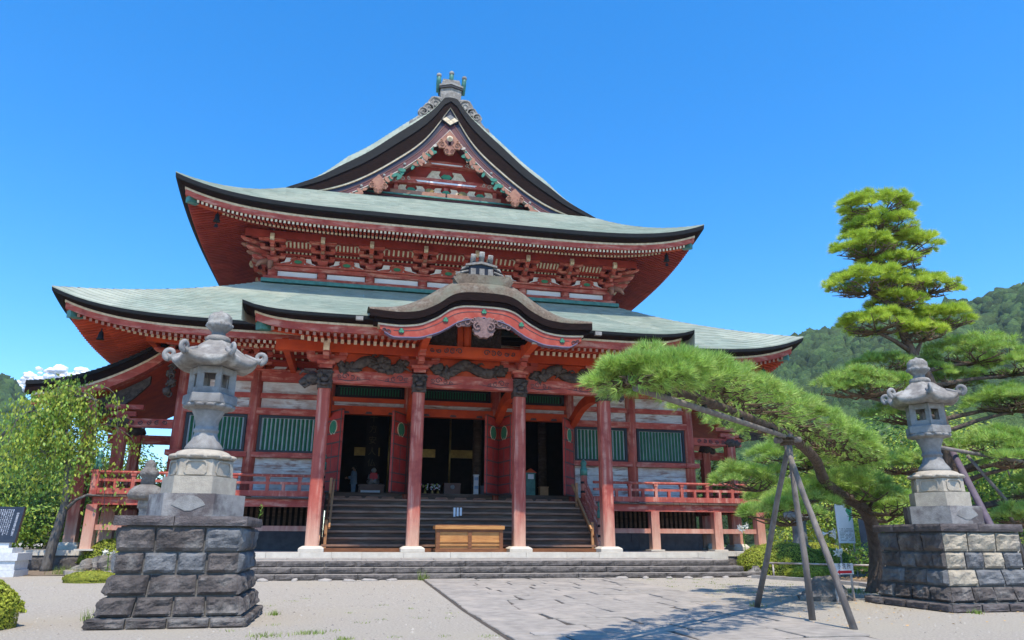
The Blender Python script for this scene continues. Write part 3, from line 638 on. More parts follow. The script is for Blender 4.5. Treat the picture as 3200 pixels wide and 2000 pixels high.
for sg in (-1, 1):
    scroll(g, (sg*.24, 8.82), .17, -3.22, .04, -sg, 1.57); scroll(g, (sg*.62, 9.0), .17, -3.1, .04, sg); scroll(g, (sg*.92, 8.88), .13, -3.1, .035, -sg, 1.); scroll(g, (sg*.42, 9.06), .12, -3.18, .03, sg, 2.)
    g.plate(lobed((sg*.75, 8.97), .38, .13, 20, 3, .1), -3.08, -2.98)
part('karahafu_pendant', g, mat('carved_grey_red', (.24, .15, .14), (.13, .08, .08), 8, .75, .6, 30), kara)
# soffit boards curving behind the bargeboard
g = MB(); n = [x for x in KX if abs(x) <= 3.8]
g.rings([[(x, y, kz(x)-.58+.36*k) for x in n] for k, y in enumerate((-2.9, -1.4, 0.0))], 0, True, False, False); part('karahafu_soffit', g, V, kara)
for x in n[::2]:
    g = MB(); g.beam((x, -2.9, kz(x)-.66), (x, -.1, kz(x)+.03), .07, .08); part('karahafu_rafter', g, RC, kara)
# onigawara on the karahafu
g = MB(); g.plate([(-.52, 11.0), (-.46, 11.5), (-.34, 11.72), (.34, 11.72), (.46, 11.5), (.52, 11.0)], -2.35, -1.6); g.bb(-.9, .9, -2.5, -1.2, 10.9, 11.02, 1); on = part('karahafu_ridge_end', g, [BL, BK], kara)
for x in (-.32, .02, .36):
    g = MB(); g.plate([(x-.1, 11.15), (x-.1, 11.42), (x+.1, 11.42), (x+.1, 11.15)], -2.40, -2.3); part('ridge_end_plaster', g, STR, kara)
    g = MB(); g.tube([(x, -2.1, 11.6), (x, -2.3, 11.85+.1*(abs(x) < .1)), (x, -2.4, 12.0+.12*(abs(x) < .1))], [.09, .11, .10], 8); part('ridge_end_knob', g, STR, kara)
g = MB(); g.plate([(-.62, 11.5), (-.62, 11.58), (0, 11.72), (.62, 11.58), (.62, 11.5), (0, 11.62)], -2.42, -2.2); part('ridge_end_band', g, STR, kara)
for sg in (-1, 1):
    g = MB()
    for k in range(6): g.tube([(sg*(.5), -2.3, 11.5-.08*k), (sg*(.72+.06*k), -2.32, 11.42-.10*k), (sg*(.85+.06*k), -2.3, 11.2-.05*k)], [.05, .045, .03], 6, k % 2)
    part('ridge_end_fin', g, [STR, BE], kara)
g = MB(); g.bb(-.3, .3, -1.7, 4, 10.9, 11.25); part('karahafu_ridge', g, BARK, kara)
# ---- porch posts, beams, carvings
PX = (-5.66, -2.04, 2.04, 5.66); G0 = .89
for x in PX:
    g = MB(); w = .235; c = .05
    g.rings([[(x+a, b, z) for a, b in ((-w+c, -w), (w-c, -w), (w, -w+c), (w, w-c), (w-c, w), (-w+c, w), (-w, w-c), (-w, -w+c))] for z in (1.06, 6.95)], 0, False)
    po = part('porch_post', g, RP, hall)
    g = MB(); g.rings([[(x+a*s, b*s, z) for a, b in ((-1, -1), (1, -1), (1, 1), (-1, 1))] for s, z in ((.44, G0), (.44, 1.0), (.40, 1.04), (.31, 1.09))], 0, False); part('post_base', g, KERB, po)
    g = MB(); q = MB(); q.bb(-.27, .27, -.30, .27, 6.86, 7.58)
    g.add([(a+x+.03*noise.noise((a*9, b*9, c*5)), b, c) for a, b, c in q.v], q.f)
    for sg in (-1, 1): g.blob((x+sg*.16, -.30, 7.36), (.13, .12, .12), 0, x+sg, .5, 2.2); g.blob((x+sg*.20, -.24, 7.08), (.10, .16, .12), 0, x+sg*2, .5, 2.2); scroll(g, (x+sg*.2, 7.45), .10, -.33, .035, sg)
    g.blob((x, -.36, 7.18), (.15, .16, .12), 0, x, .4, 2.4); g.blob((x, -.40, 7.0), (.17, .12, .07), 0, x+4, .4, 2.4)
    if abs(x) > 5:
        s = math.copysign(1, x)
        g.blob((x+s*.48, 0, 7.28), (.34, .24, .26), 0, x, .45, 1.8); g.blob((x+s*.74, -.04, 7.12), (.20, .16, .16), 0, x+2, .5, 2.); g.tube([(x+s*.6, -.2, 7.45), (x+s*.85, -.22, 7.5), (x+s*.95, -.22, 7.35)], [.06, .06, .03], 6); g.tube([(x+s*.5, -.1, 7.08), (x+s*.75, -.1, 6.9), (x+s*.86, -.1, 6.98)], [.08, .07, .03], 6)
    part('lion_head_capital', g, CVD, hall)
    g = MB(); g.bb(x-.24, x+.24, -.24, .24, 7.66, 7.80); g.bb(x-.33, x+.33, -.33, .33, 7.80, 7.94)
    g.plate([(x-.75, 8.06), (x-.55, 7.92), (x+.55, 7.92), (x+.75, 8.06), (x+.75, 8.2), (x-.75, 8.2)], -.09, .09)
    for dx in (-.62, 0, .62): g.bb(x+dx-.16, x+dx+.16, -.16, .16, 8.2, 8.32)
    g.bb(x-.11, x+.11, -.95, .6, 7.96, 8.14); g.bb(x-.14, x+.14, -.98, -.72, 8.16, 8.30)
    part('porch_bracket', g, RF, hall)
    g = MB(); g.plate([(-.98, 8.18), (-1.14, 8.28), (-1.18, 8.50), (-1.05, 8.62), (-.7, 8.5), (-.7, 8.2)], x-.11, x+.11, ax='x'); part('bracket_nose', g, CR, hall)
for a, b in zip(PX, PX[1:]):
    g = MB(); g.bb(a+.23, b-.23, -.17, .17, 7.10, 7.60); bm = part('porch_beam', g, RF, hall)
    for c, sg in ((a+.75, 1), (b-.75, -1)):                      # inked cloud scrolls
        g = MB(); scroll(g, (c, 7.38), .13, -.175, .02, sg); scroll(g, (c+sg*.27, 7.33), .10, -.175, .018, -sg, 1.); scroll(g, (c+sg*.52, 7.30), .08, -.175, .016, sg, 2.); scroll(g, (c-sg*.22, 7.34), .09, -.175, .016, -sg, .5)
        g.tube([(c-sg*.3, -.175, 7.25), (c+sg*.1, -.175, 7.20), (c+sg*.5, -.175, 7.24), (c+sg*.95, -.175, 7.30)], [.012, .02, .016, .006], 5); part('beam_scroll', g, INK, bm, True)
    # dragon carving over the beam
    g = MB(); n = 34; L = b-a-.95; pts = []; rad = []
    sd = a*1.7
    for k in range(n+1):
        t = k/n; pts.append((a+.48+L*t, -.10-.13*math.sin(5.1*t*math.pi+sd), 7.88+.16*math.sin(3.7*t*math.pi+sd)+.05*math.sin(9*t+sd)))
        rad.append(.215*(.35+.65*math.sin(math.pi*min(1, t*.93+.07))**.6))
    g.tube(pts, rad, 9)
    rr = random.Random(int(a*10))
    for k in range(30):
        i = rr.randrange(2, n-1); p = pts[i]; g.blob((p[0]+rr.uniform(-.12, .12), p[1]-.1-.08*rr.random(), p[2]+rr.uniform(-.16, .15)), (.10+.14*rr.random(), .09, .07+.10*rr.random()), 0, k+a, .6, 2.1, 9, 6)
    for k in range(10):
        i = rr.randrange(2, n-1); p = Vector(pts[i]); d = Vector((rr.uniform(-.4, .4), -.12, rr.uniform(-.22, .28)))
        g.tube([p, p+d*.6+Vector((0, 0, .05)), p+d, p+d+Vector((d.x*.4, 0, -.08))], [.07, .055, .04, .015], 6)
    hx = a+.48+L*(.42 if abs(a) < 3 else .62); g.blob((hx, -.28, 8.08), (.24, .16, .17), 0, a, .5, 2.); g.blob((hx+.2, -.38, 8.0), (.15, .12, .09), 0, a+3, .5, 2.2)
    part('dragon_carving', g, CVD, hall)
    g = MB(); g.bb(a+.3, b-.3, .02, .08, 7.6, 8.32); part('beam_backing_board', g, V, hall)
g = MB(); g.bb(-7.6, 7.6, -.18, .14, 8.32, 8.72); part('porch_purlin', g, V, hall)
for sg in (-1, 1):
    g = MB(); g.bb(sg*7.3-.12, sg*7.3+.12, .14, 5, 8.5, 8.85); part('porch_purlin', g, V, hall)
    for x in (2.04, 5.66):                                       # curved shrimp beams back to the hall
        g = MB(); q = [(0.1, 7.15), (1.2, 7.45), (2.8, 7.38), (4.2, 6.95), (5.0, 6.75)]; up = smoothT(q, 6); lo = [(y, z-.42) for y, z in up]
        n = len(up); g.add([(sg*x-.15, y, z) for y, z in up]+[(sg*x-.15, y, z) for y, z in lo]+[(sg*x+.15, y, z) for y, z in up]+[(sg*x+.15, y, z) for y, z in lo],
              [(i, n+i, n+i+1, i+1) for i in range(n-1)]+[(2*n+i, 2*n+i+1, 3*n+i+1, 3*n+i) for i in range(n-1)]+[(i, i+1, 2*n+i+1, 2*n+i) for i in range(n-1)]+[(n+i, 3*n+i, 3*n+i+1, n+i+1) for i in range(n-1)])
        part('shrimp_beam', g, V, hall)
# arch filling under the karahafu
g = MB(); g.bb(-1.95, 1.95, -.75, -.45, 8.25, 8.68); ab = part('karahafu_beam', g, V, hall)
for sg in (-1, 1):
    g = MB()
    for k in range(5): scroll(g, (sg*(.55+.27*k), 8.48-.02*(k % 2)), .13-.01*k, -.76, .024, sg*(-1)**k, k*.9)
    part('karahafu_beam_scroll', g, INK, ab, True)
g = MB(); g.lathe([(.17, 8.66), (.17, 10.2)], (-.22, -.5, 0), 12); part('karahafu_strut', g, V, hall)
g = MB(); g.bb(-.62, -.40, -.58, -.4, 8.66, 10.1); part('karahafu_strut', g, V, hall)
for x0, x1 in ((-1.9, -.64), (-.05, 1.2)):
    g = MB(); g.bb(x0, x1, -.42, -.36, 8.66, 9.6)
    rr = random.Random(int(x0*7))
    for k in range(34): scroll(g, (rr.uniform(x0+.1, x1-.1), rr.uniform(8.75, 9.5)), rr.uniform(.05, .12), -.44, .022, rr.choice((-1, 1)), rr.random()*6)
    part('floral_carving', g, CVD, hall)
for sg in (-1, 1):                                               # arms carrying the karahafu
    g = MB(); g.beam((sg*2.04, -2.9, 8.52), (sg*2.04, 0, 8.45), .26, .34); part('karahafu_arm', g, V, hall)
    g = MB(); g.bb(sg*2.04-.15, sg*2.04+.15, -3.0, -2.86, 8.36, 8.66); part('karahafu_arm_cap', g, CW, hall)
    for k in range(3): g = MB(); g.bb(sg*2.04-.12, sg*2.04+.12, -1.15-.3*k, -.95-.3*k, 8.16+.10*k, 8.28+.1*k); part('karahafu_arm_block', g, RF, hall)

# ---- hall walls
YW = 5.1; HX = (-11.84, -8.83, -5.66, -2.04, 2.04, 5.66, 8.83, 11.84)
for x in HX:
    g = MB(); g.lathe([(.27, 2.9), (.27, 8.75)], (x, YW, 0), 18); part('hall_column', g, RP, hall)
def wall_bay(a, b, lower=True):
    a, b = a+.2, b-.2
    for z0, z1, t in ((8.06, 8.54, .2), (7.32, 7.54, .16), (6.56, 6.86, .24), (4.70, 4.92, .34)):
        g = MB(); g.bb(a-.1, b+.1, YW-t, YW+.1, z0, z1); part('wall_beam', g, RF, hall)
    for z0, z1 in ((7.54, 8.06), (6.86, 7.32)):
        g = MB(); g.bb(a, b, YW-.06, YW+.02, z0, z1); part('wall_plank', g, PW, hall)
    for k in range(4):
        g = MB(); z0 = 2.95+k*.44; g.bb(a, b, YW-.07+.006*(k % 2), YW+.02, z0+.006, z0+.434); part('wall_plank', g, PW, hall)
    g = MB(); f = .11; z0, z1 = 4.92, 6.56; y0, y1 = YW-.16, YW+.02
    g.bb(a+.06, a+.06+f, y0, y1, z0, z1); g.bb(b-.06-f, b-.06, y0, y1, z0, z1); g.bb(a+.06+f, b-.06-f, y0, y1, z0, z0+f); g.bb(a+.06+f, b-.06-f, y0, y1, z1-f, z1)
    win = part('window_frame', g, BL, hall)
    g = MB(); g.bb(a+.1, b-.1, YW-.035, YW+.06, z0, z1); part('window_backing', g, mat_pale, win)
    n = 13; w = (b-a-.44)
    for k in range(n):
        x = a+.22+w*(k+.5)/n
        g = MB(); h = .058; yy = YW-.08
        g.add([(x-h, yy, z0+f), (x, yy-.04, z0+f), (x+h, yy, z0+f), (x, yy+.05, z0+f), (x-h, yy, z1-f-.03), (x, yy-.04, z1-f-.03), (x+h, yy, z1-f-.03), (x, yy+.05, z1-f-.03)], [(0, 1, 5, 4), (1, 2, 6, 5), (2, 3, 7, 6), (3, 0, 4, 7), (4, 5, 6, 7)]); part('window_bar', g, GB, win)
mat_pale = mat('window_paper', (.46, .52, .56), (.38, .44, .48), 3, .8)
for a, b in ((-11.84, -8.83), (-8.83, -5.66), (5.66, 8.83), (8.83, 11.84)): wall_bay(a, b)
for a, b in zip(HX, HX[1:]):
    frieze(a, b, YW-.08, 8.56, .38, hall)
    if abs(a+b) > 12: cove(a, b, YW-.02, 8.50, hall)
g = MB(); g.bb(-11.9, 11.9, YW+.06, YW+.3, 8.0, 11.2); part('frieze_wall', g, V, hall)
g = MB(); g.bb(-12.2, 12.2, YW-.3, YW+.05, 8.52, 8.60); part('wall_ledge', g, RF, hall)
for x in HX:
    if abs(x) > 5: link('bracket_set', BR, hall, Vector((x, YW-.02, 8.60))-hall.location, (0, 0, 0), (1, 1, .82))
g = MB(); g.bb(-13.3, 13.3, YW-1.45, YW-1.2, 9.30, 9.58); part('eave_purlin', g, V, hall)
for sg in (-1, 1):                                               # side walls and corner carvings
    g = MB(); g.bb(sg*11.84-.1, sg*11.84+.1, YW+.2, 40, 2.9, 11.2); part('side_wall', g, RF, hall)
    g = MB(); g.bb(sg*13.15-.13, sg*13.15+.13, YW-1.3, 40, 9.30, 9.58); part('eave_purlin', g, V, hall)
    g = MB(); g.bb(sg*11.84-.35, sg*11.84+.35, YW-.40, YW+.3, 4.70, 4.92); part('sill_end', g, RF, hall)
    g = MB()
    for k in range(4): g.blob((sg*(12.25+.12*(k % 2)), YW-.35-.1*k, 8.5-.42*k+.1), (.17, .15, .2), 0, k+sg, .6, 2.); scroll(g, (sg*(12.3), 8.4-.4*k), .16, YW-.6, .05, sg)
    part('corner_nose', g, CVD, hall)
    g = MB(); q = LO.F(sg*.955, 1.0, -.98); g.lathe([(.02, .1), (.03, 0), (.09, -.08), (.12, -.3), (.15, -.36)], q, 10); part('wind_bell', g, BE, hall)
    for k, (z, L) in enumerate(((8.75, 1.3), (9.05, 1.7))):
        a = Vector((sg*11.8, YW, z)); d = Vector((sg*.7, -.7, 0)); q = [a+d*t*L+Vector((0, 0, .1*(t-.75)**2*6 if t > .75 else 0)) for t in (0, .4, .75, .9, 1.)]
        g = MB(); g.tube(q, [.15, .15, .14, .12, .05], 6); part('corner_tail', g, RF, hall)
# ---- door bays
for a, b in ((-5.66, -2.04), (-2.04, 2.04), (2.04, 5.66)):
    c0, c1 = a+.25, b-.25
    for z0, z1, t, mm, nm in ((8.08, 8.54, .2, V, 'wall_beam'), (7.30, 7.50, .2, V, 'wall_beam'), (7.11, 7.30, .10, PW, 'wall_plank'), (6.74, 7.11, .24, V, 'door_lintel')):
        g = MB(); g.bb(c0-.1, c1+.1, YW-t, YW+.1, z0, z1); part(nm, g, mm, hall)
    g = MB(); z0, z1 = 7.50, 8.08; g.bb(c0, c1, YW-.02, YW+.04, z0, z1); g.bb(c0, c0+.12, YW-.14, YW, z0, z1); g.bb(c1-.12, c1, YW-.14, YW, z0, z1); g.bb(c0, c1, YW-.14, YW, z0, z0+.12); g.bb(c0, c1, YW-.14, YW, z1-.1, z1)
    tr = part('transom_frame', g, BL, hall); n = int((c1-c0-.4)/.125)
    for k in range(n):
        x = c0+.2+(c1-c0-.4)*(k+.5)/n; g = MB(); g.bb(x-.03, x+.03, YW-.09, YW-.03, z0+.12, z1-.1); part('transom_bar', g, GB, tr)
    for k in range(3):
        x = c0+.55+(c1-c0-1.1)*k/2; g = MB(); g.plate([(x-.16, 6.76), (x+.16, 6.76), (x+.11, 6.86), (x-.11, 6.86)], YW-.27, YW-.23); part('lintel_fitting', g, INK, hall)
    g = MB(); g.bb(c0-.1, c1+.1, YW-.32, YW+.1, 3.02, 3.29); part('threshold', g, DW, hall)
    for k in range(4):
        x = c0+.5+(c1-c0-1.)*k/3; g = MB(); g.plate([(x-.30, 3.04), (x+.30, 3.04), (x+.24, 3.12), (x-.24, 3.12)], YW-.34, YW-.31); part('threshold_fitting', g, PK, hall)
# door leaf: frame, straps, panels, crest on both faces
LW, LH = 1.46, 3.50
lf = MB(); lf.bb(0, LW, -.045, .045, 0, LH); leafM = lf.mesh('door_leaf', [mat('door_red', (.46, .05, .04), (.36, .036, .032), 2, .6, .2, 20, stain=(.42, .10, .08), stscale=3, stamt=.4)])
pn = [];  straps = MB()
STRAP = mat('strap_grey', (.085, .065, .062), (.13, .08, .075), 6, .6)
rows = [(.08, .42, 1), (.48, .78, 1), (.86, 1.42, 2), (1.50, 2.02, 2), (2.10, 2.45, 1), (2.52, 3.02, 0), (3.08, 3.42, 1)]
for z0, z1, k in rows:
    if k: 
        for j in range(k): pn.append((.09+(LW-.18)*j/k+.02, .09+(LW-.18)*(j+1)/k-.02, z0, z1))
for z in (.03, .45, .82, 1.46, 2.06, 2.485, 3.05, 3.46): straps.bb(0.0, LW, -.062, .062, z-.03, z+.03)
for x in (.04, LW-.04): straps.bb(x-.035, x+.035, -.06, .06, 0, LH)
straps.bb(LW/2-.03, LW/2+.03, -.06, .06, .82, 2.06)
strapM = straps.mesh('door_strap', [STRAP])
def pmesh(p): q = MB(); q.bb(p[0], p[1], -.058, .058, p[2], p[3]); return q.mesh('door_panel', leafM.materials[:])
pms = [pmesh(p) for p in pn]
def heart(s): return [(s*x, s*z) for x, z in ((-.16, -1), (-.42, -1.04), (-.62, -.86), (-.9, -.5), (-1, 0), (-.86, .45), (-.5, .82), (0, .95), (.5, .82), (.86, .45), (1, 0), (.9, -.5), (.62, -.86), (.42, -1.04), (.16, -1), (0, -.72))]
cr = MB(); cr.plate([(LW/2+x, 2.77+z*.9) for x, z in heart(.36)], -.066, .066, 1); cr.plate([(LW/2+x, 2.77+z*.9) for x, z in heart(.32)], -.074, .074, 0); crM = cr.mesh('door_crest', [GN, CR])
HY = YW-.36
for hx, ang, lw in ((-5.64, 62, 1), (-2.10, 180-61, 1), (-1.95, 76, 1), (2.12, 180-57, 1), (2.16, 78, 1), (5.74, 180-57, 1)):
    o = link('door_leaf', leafM, hall, Vector((hx, HY, 3.24))-hall.location, (0, 0, -math.radians(ang)))
    link('door_strap', strapM, o); link('door_crest', crM, o)
    for pm in pms: link('door_panel', pm, o)
# ---- veranda
DZ = 2.92; YD = 2.62
for sg in (-1, 1):
    n = 30; x0, x1 = 5.75, 14.2
    g = MB(); g.bb(sg*x0 if sg > 0 else -x1, sg*x1 if sg > 0 else -x0, YD+.25, YW, DZ-.12, DZ-.01); g.bb(min(sg*11.84, sg*x1), max(sg*11.84, sg*x1), YW, 14, DZ-.12, DZ-.01); dk = part('veranda_floor', g, DW, hall)
    for k in range(n):
        g = MB(); a = x0+(x1-x0)*k/n; b = x0+(x1-x0)*(k+1)/n-.012; g.bb(min(sg*a, sg*b), max(sg*a, sg*b), YD-.12+U(-.015, .015), YW-.3, DZ-.075, DZ+U(-.004, .004)); part('veranda_plank', g, mat_plank if 'mat_plank' in globals() else DW, dk)
    for z0, z1, y0, y1, mm, nm in ((2.55, 2.84, YD, YD+.22, RF, 'veranda_beam'), (1.62, 1.82, YD+.12, YD+.30, RP, 'tie_rail')):
        g = MB(); g.bb(min(sg*x0, sg*13.95), max(sg*x0, sg*13.95), y0, y1, z0, z1); part(nm, g, mm, hall)
        g = MB(); g.bb(min(sg*13.85, sg*14.07), max(sg*13.85, sg*14.07), y1, 14, z0, z1); part(nm, g, mm, hall)
    for x, y in ((8.83, 2.80), (11.84, 2.80), (13.96, 2.80), (13.96, 5.1), (13.96, 8.2), (13.96, 11.5)):
        g = MB(); g.bb(sg*x-.19, sg*x+.19, y-.19, y+.19, G0+.04, 2.56); vp = part('veranda_post', g, RP, hall)
        g = MB(); g.bb(sg*x-.32, sg*x+.32, y-.32, y+.32, G0-.01, G0+.05); part('post_base', g, KERB, vp)
    # railing
    g = MB(); yr = YD+.02; g.bb(min(sg*6.0, sg*14.05), max(sg*6.0, sg*14.05), yr-.08, yr+.10, DZ+.03, DZ+.25); rl = part('veranda_railing', g, RP, hall)
    g = MB(); g.bb(min(sg*6.0, sg*14.1), max(sg*6.0, sg*14.1), yr-.045, yr+.065, 3.42, 3.52); part('mid_rail', g, RP, rl)
    g = MB(); g.tube([(sg*6.0, yr, 3.77), (sg*14.2, yr, 3.77)], .058, 8); part('top_rail', g, RP, rl)
    k = 0; x = 6.45
    while x < 13.6:
        g = MB()
        if k % 2 == 0: g.bb(sg*x-.065, sg*x+.065, yr-.06, yr+.08, DZ+.24, 3.66); g.bb(sg*x-.09, sg*x+.09, yr-.08, yr+.10, 3.64, 3.72)
        else: g.bb(sg*x-.06, sg*x+.06, yr-.05, yr+.07, DZ+.24, 3.43)
        part('baluster', g, RP, rl); x += .62; k += 1
    for y in (YD+.02,):
        g = MB(); g.bb(sg*13.98-.13, sg*13.98+.13, y-.13, y+.13, DZ-.05, 3.86); part('corner_post', g, RP, rl)
        if sg < 0:
            g = MB(); g.lathe([(.15, 3.86), (.15, 4.02), (.12, 4.06), (.14, 4.1), (.14, 4.22), (.08, 4.27), (.13, 4.36), (.11, 4.45), (.02, 4.54)], (sg*13.98, y, 0), 14); part('finial', g, CG, rl)
    g = MB(); xs_ = sg*13.98; g.bb(xs_-.08, xs_+.08, YD+.1, 12, DZ+.03, DZ+.25); g.bb(xs_-.05, xs_+.05, YD+.1, 12, 3.42, 3.52); g.tube([(xs_, YD, 3.77), (xs_, 12, 3.77)], .058, 8)
    for k in range(14): g.bb(xs_-.06, xs_+.06, YD+.6+.66*k, YD+.72+.66*k, DZ+.2, 3.7 if k % 2 else 3.44)
    part('side_railing', g, RP, rl)
    # foundation and dark lattice under the floor
    g = MB(); g.bb(min(sg*5.8, sg*11.9), max(sg*5.8, sg*11.9), 4.35, 4.6, G0-.02, 1.62); fd = part('foundation_wall', g, FND, hall)
    for r in range(2):
        x = 5.8+.3*r
        while x < 11.8:
            w = U(.7, 1.25); w = min(w, 11.88-x); g = MB(); g.bb(min(sg*(x+.012), sg*(x+w-.012)), max(sg*(x+.012), sg*(x+w-.012)), 4.31+U(0, .03), 4.4, G0+.005+.36*r, G0+.35+.36*r); part('foundation_stone', g, FND, fd); x += w
    for k in range(26):
        x = 5.95+k*.226; g = MB(); g.bb(sg*x-.055, sg*x+.055, 4.55, 4.62, 1.62, 2.8); part('floor_lattice_slat', g, DW, hall)
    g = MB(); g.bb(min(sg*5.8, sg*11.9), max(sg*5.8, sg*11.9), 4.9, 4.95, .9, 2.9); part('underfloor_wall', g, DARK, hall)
g = MB(); g.bb(-5.9, 5.9, 2.75, YW, DZ-.12, DZ-.005); part('veranda_floor', g, DW, hall)
# ---- stairs
NS = 8; SX = 5.35; rise = (DZ-G0)/NS; run = .285
for k in range(NS):
    z = G0+(k+1)*rise; y = .55+k*run
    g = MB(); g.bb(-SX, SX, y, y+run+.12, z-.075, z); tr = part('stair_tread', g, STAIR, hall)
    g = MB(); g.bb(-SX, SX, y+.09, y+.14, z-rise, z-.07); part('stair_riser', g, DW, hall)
g = MB(); g.bb(-SX-.15, SX+.15, .2, .6, G0-.01, G0+.12); part('stair_sill', g, WOOD2, hall)
for sg in (-1, 1):
    g = MB(); g.plate([(.45, G0), (.45, 1.25), (2.8, 3.1), (3.0, 3.1), (3.0, G0)], sg*5.52-.1, sg*5.52+.1, ax='x'); sr = part('stair_stringer', g, RP, hall)
    for y, z0, z1 in ((.62, G0, 2.18), (2.78, 2.9, 4.05)):
        g = MB(); g.lathe([(.15, z0), (.15, z1)], (sg*5.62, y, 0), 14); part('newel_post', g, RP, sr)
        g = MB(); g.lathe([(.165, z1), (.165, z1+.30), (.10, z1+.34), (.13, z1+.38), (.10, z1+.42), (.15, z1+.52), (.12, z1+.62), (.02, z1+.72)], (sg*5.62, y, 0), 14); part('finial', g, CG, sr)
        for q in (.35, .75):
            g = MB(); g.lathe([(.157, z1-q), (.157, z1-q+.1)], (sg*5.62, y, 0), 14); part('post_band', g, BL, sr)
    for dz, w in ((1.0, .09), (.68, .08), (.36, .12)):
        g = MB(); g.beam((sg*5.62, .6, G0+dz+.25), (sg*5.62, 2.8, 2.95+dz), .09, w); part('stair_rail', g, RP, sr)
    hr = thing('wooden_handrail', ('left' if sg < 0 else 'right')+' plain timber handrail on the dark wooden stairs', 'handrail', (sg*5.22, .5, G0), 0, 'handrails of the wooden stairs')
    for y, z0, z1 in ((.62, G0+.02, 2.02), (2.62, 2.7, 3.72)):
        g = MB(); g.bb(sg*5.22-.05, sg*5.22+.05, y-.06, y+.06, z0, z1); part('post', g, RAILW, hr)
    g = MB(); g.beam((sg*5.10, .35, 1.72), (sg*5.10, 2.85, 3.66), .07, .09); part('rail', g, RAILW, hr)
    g = MB(); g.beam((sg*5.24, .55, 1.45), (sg*5.24, 2.7, 3.12), .05, .14); part('board', g, WOOD2, hr)
# ---- interior
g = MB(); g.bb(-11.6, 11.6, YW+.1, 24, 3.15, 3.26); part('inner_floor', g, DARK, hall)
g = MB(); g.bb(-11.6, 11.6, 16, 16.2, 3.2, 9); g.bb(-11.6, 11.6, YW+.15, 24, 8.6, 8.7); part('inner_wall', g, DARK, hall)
for x in (-8.8, -5.66, -2.04, 2.04, 5.66, 8.8):
    g = MB(); g.lathe([(.24, 3.26), (.24, 8.6)], (x, 10.2, 0), 14); part('inner_column', g, DW, hall)
for x0, x1 in ((-7.6, -5.3), (-4.4, -3.0), (-1.7, .1), (.9, 2.6)):
    g = MB(); g.bb(x0, x1, 12.9, 13.0, 5.75, 6.2); part('gilt_transom', g, GOLD, hall)
for x in (-2.72, .30, .1):
    if x != .1: g = MB(); g.lathe([(.05, 3.3), (.05, 7.2)], (x, 8.0, 0), 8); part('gilt_pole', g, GOLD, hall)
# ---- side porches under the main eaves
for sg in (-1, 1):
    T = smoothT([(12.4, 10.2), (13.4, 9.35), (14.6, 8.62), (15.8, 8.08), (16.9, 7.76), (18.0, 7.62)], 6)
    g = MB(); Y0, Y1 = 4.9, 15
    def sp(u, v, sg=sg):
        q = T[min(len(T)-1, int(round(v*(len(T)-1))))]; return (sg*q[0], Y0+(Y1-Y0)*u, q[1]+.12*min(1, u*9))
    shingles(g, lambda u, v: sp(u, 1-v), len(T)-1, .5); so = part('side_porch_roof', g, CU, hall)
    C0 = [(sg*x, z) for x, z in T]
    for nm, a, b, y0, mm in (('verge_edge', 0, .16, 4.88, BE), ('verge_layers', .15, .50, 4.94, BK), ('verge_cream_strip', .49, .60, 4.98, CR), ('verge_board', .59, 1.0, 5.0, RF)):
        lim = 18.1-a*.6
        g = MB(); n = [p for p in C0 if abs(p[0]) <= lim]; g.band([(x, z-a) for x, z in n], [(x, z-b) for x, z in n], y0, y0+.5); part(nm, g, mm, so)
    g = MB(); n = [p for p in C0 if abs(p[0]) <= 17.4]; g.band([(x, z-.9) for x, z in n], [(x, z-.98) for x, z in n], 5.2, 14.5); part('side_porch_soffit', g, V, so)
    g = MB(); n = C0[6:-9]; g.band([(x, z-1.15) for x, z in n], [(x, z-1.5-.5*math.sin(math.pi*k/(len(n)-1))) for k, (x, z) in enumerate(n)], 5.6, 5.8)
    for k in range(9): scroll(g, (n[2+k*2 if 2+k*2 < len(n) else -1][0], n[2+k*2 if 2+k*2 < len(n) else -1][1]-1.6), .14, 5.58, .03, (-1)**k)
    part('side_porch_carving', g, CVD, so)
    g = MB(); g.bb(min(sg*12, sg*14.7), max(sg*12, sg*14.7), 5.0, 5.25, 5.85, 6.22); sb = part('side_porch_beam', g, RF, hall)
    g = MB()
    for k in range(5): scroll(g, (sg*(12.4+.32*k), 6.05), .10, 4.985, .022, (-1)**k*sg, k)
    part('beam_scroll', g, INK, sb, True)
    g = MB(); g.bb(min(sg*12, sg*15.5), max(sg*12, sg*15.5), 8.1, 8.35, 5.5, 5.9); part('side_porch_beam', g, RF, hall)
    for k, (x, y, w) in enumerate(((14.1, 5.15, .21), (14.3, 8.2, .2)) + (((15.45, 5.5, .22),) if sg < 0 else ())):
        g = MB(); g.bb(sg*x-w, sg*x+w, y-w, y+w, G0+.05, 5.9 if k < 2 else 7.0); sc_ = part('side_porch_post', g, RP, hall)
        g = MB(); g.rings([[(sg*x+a*s, y+b*s, z) for a, b in ((-1, -1), (1, -1), (1, 1), (-1, 1))] for s, z in ((.42, G0-.02), (.42, 1.02), (.30, 1.16))], 0, False); part('post_base', g, KERB, sc_)
        g = MB(); g.blob((sg*x, y, 6.02), (.34, .34, .26), 0, x, .35, 2.); g.blob((sg*(x+.35), y-.1, 5.98), (.24, .18, .18), 0, x+1, .45, 2.); part('lion_head_capital', g, CVD, hall)
    g = MB(); g.bb(sg*14.1-.5, sg*14.1+.5, 5.0, 5.3, 6.3, 6.5); g.bb(sg*14.1-.25, sg*14.1+.25, 4.95, 5.35, 6.2, 6.32); g.bb(sg*14.1-.75, sg*14.1+.75, 5.0, 5.3, 6.6, 6.8); part('side_porch_bracket', g, RF, hall)
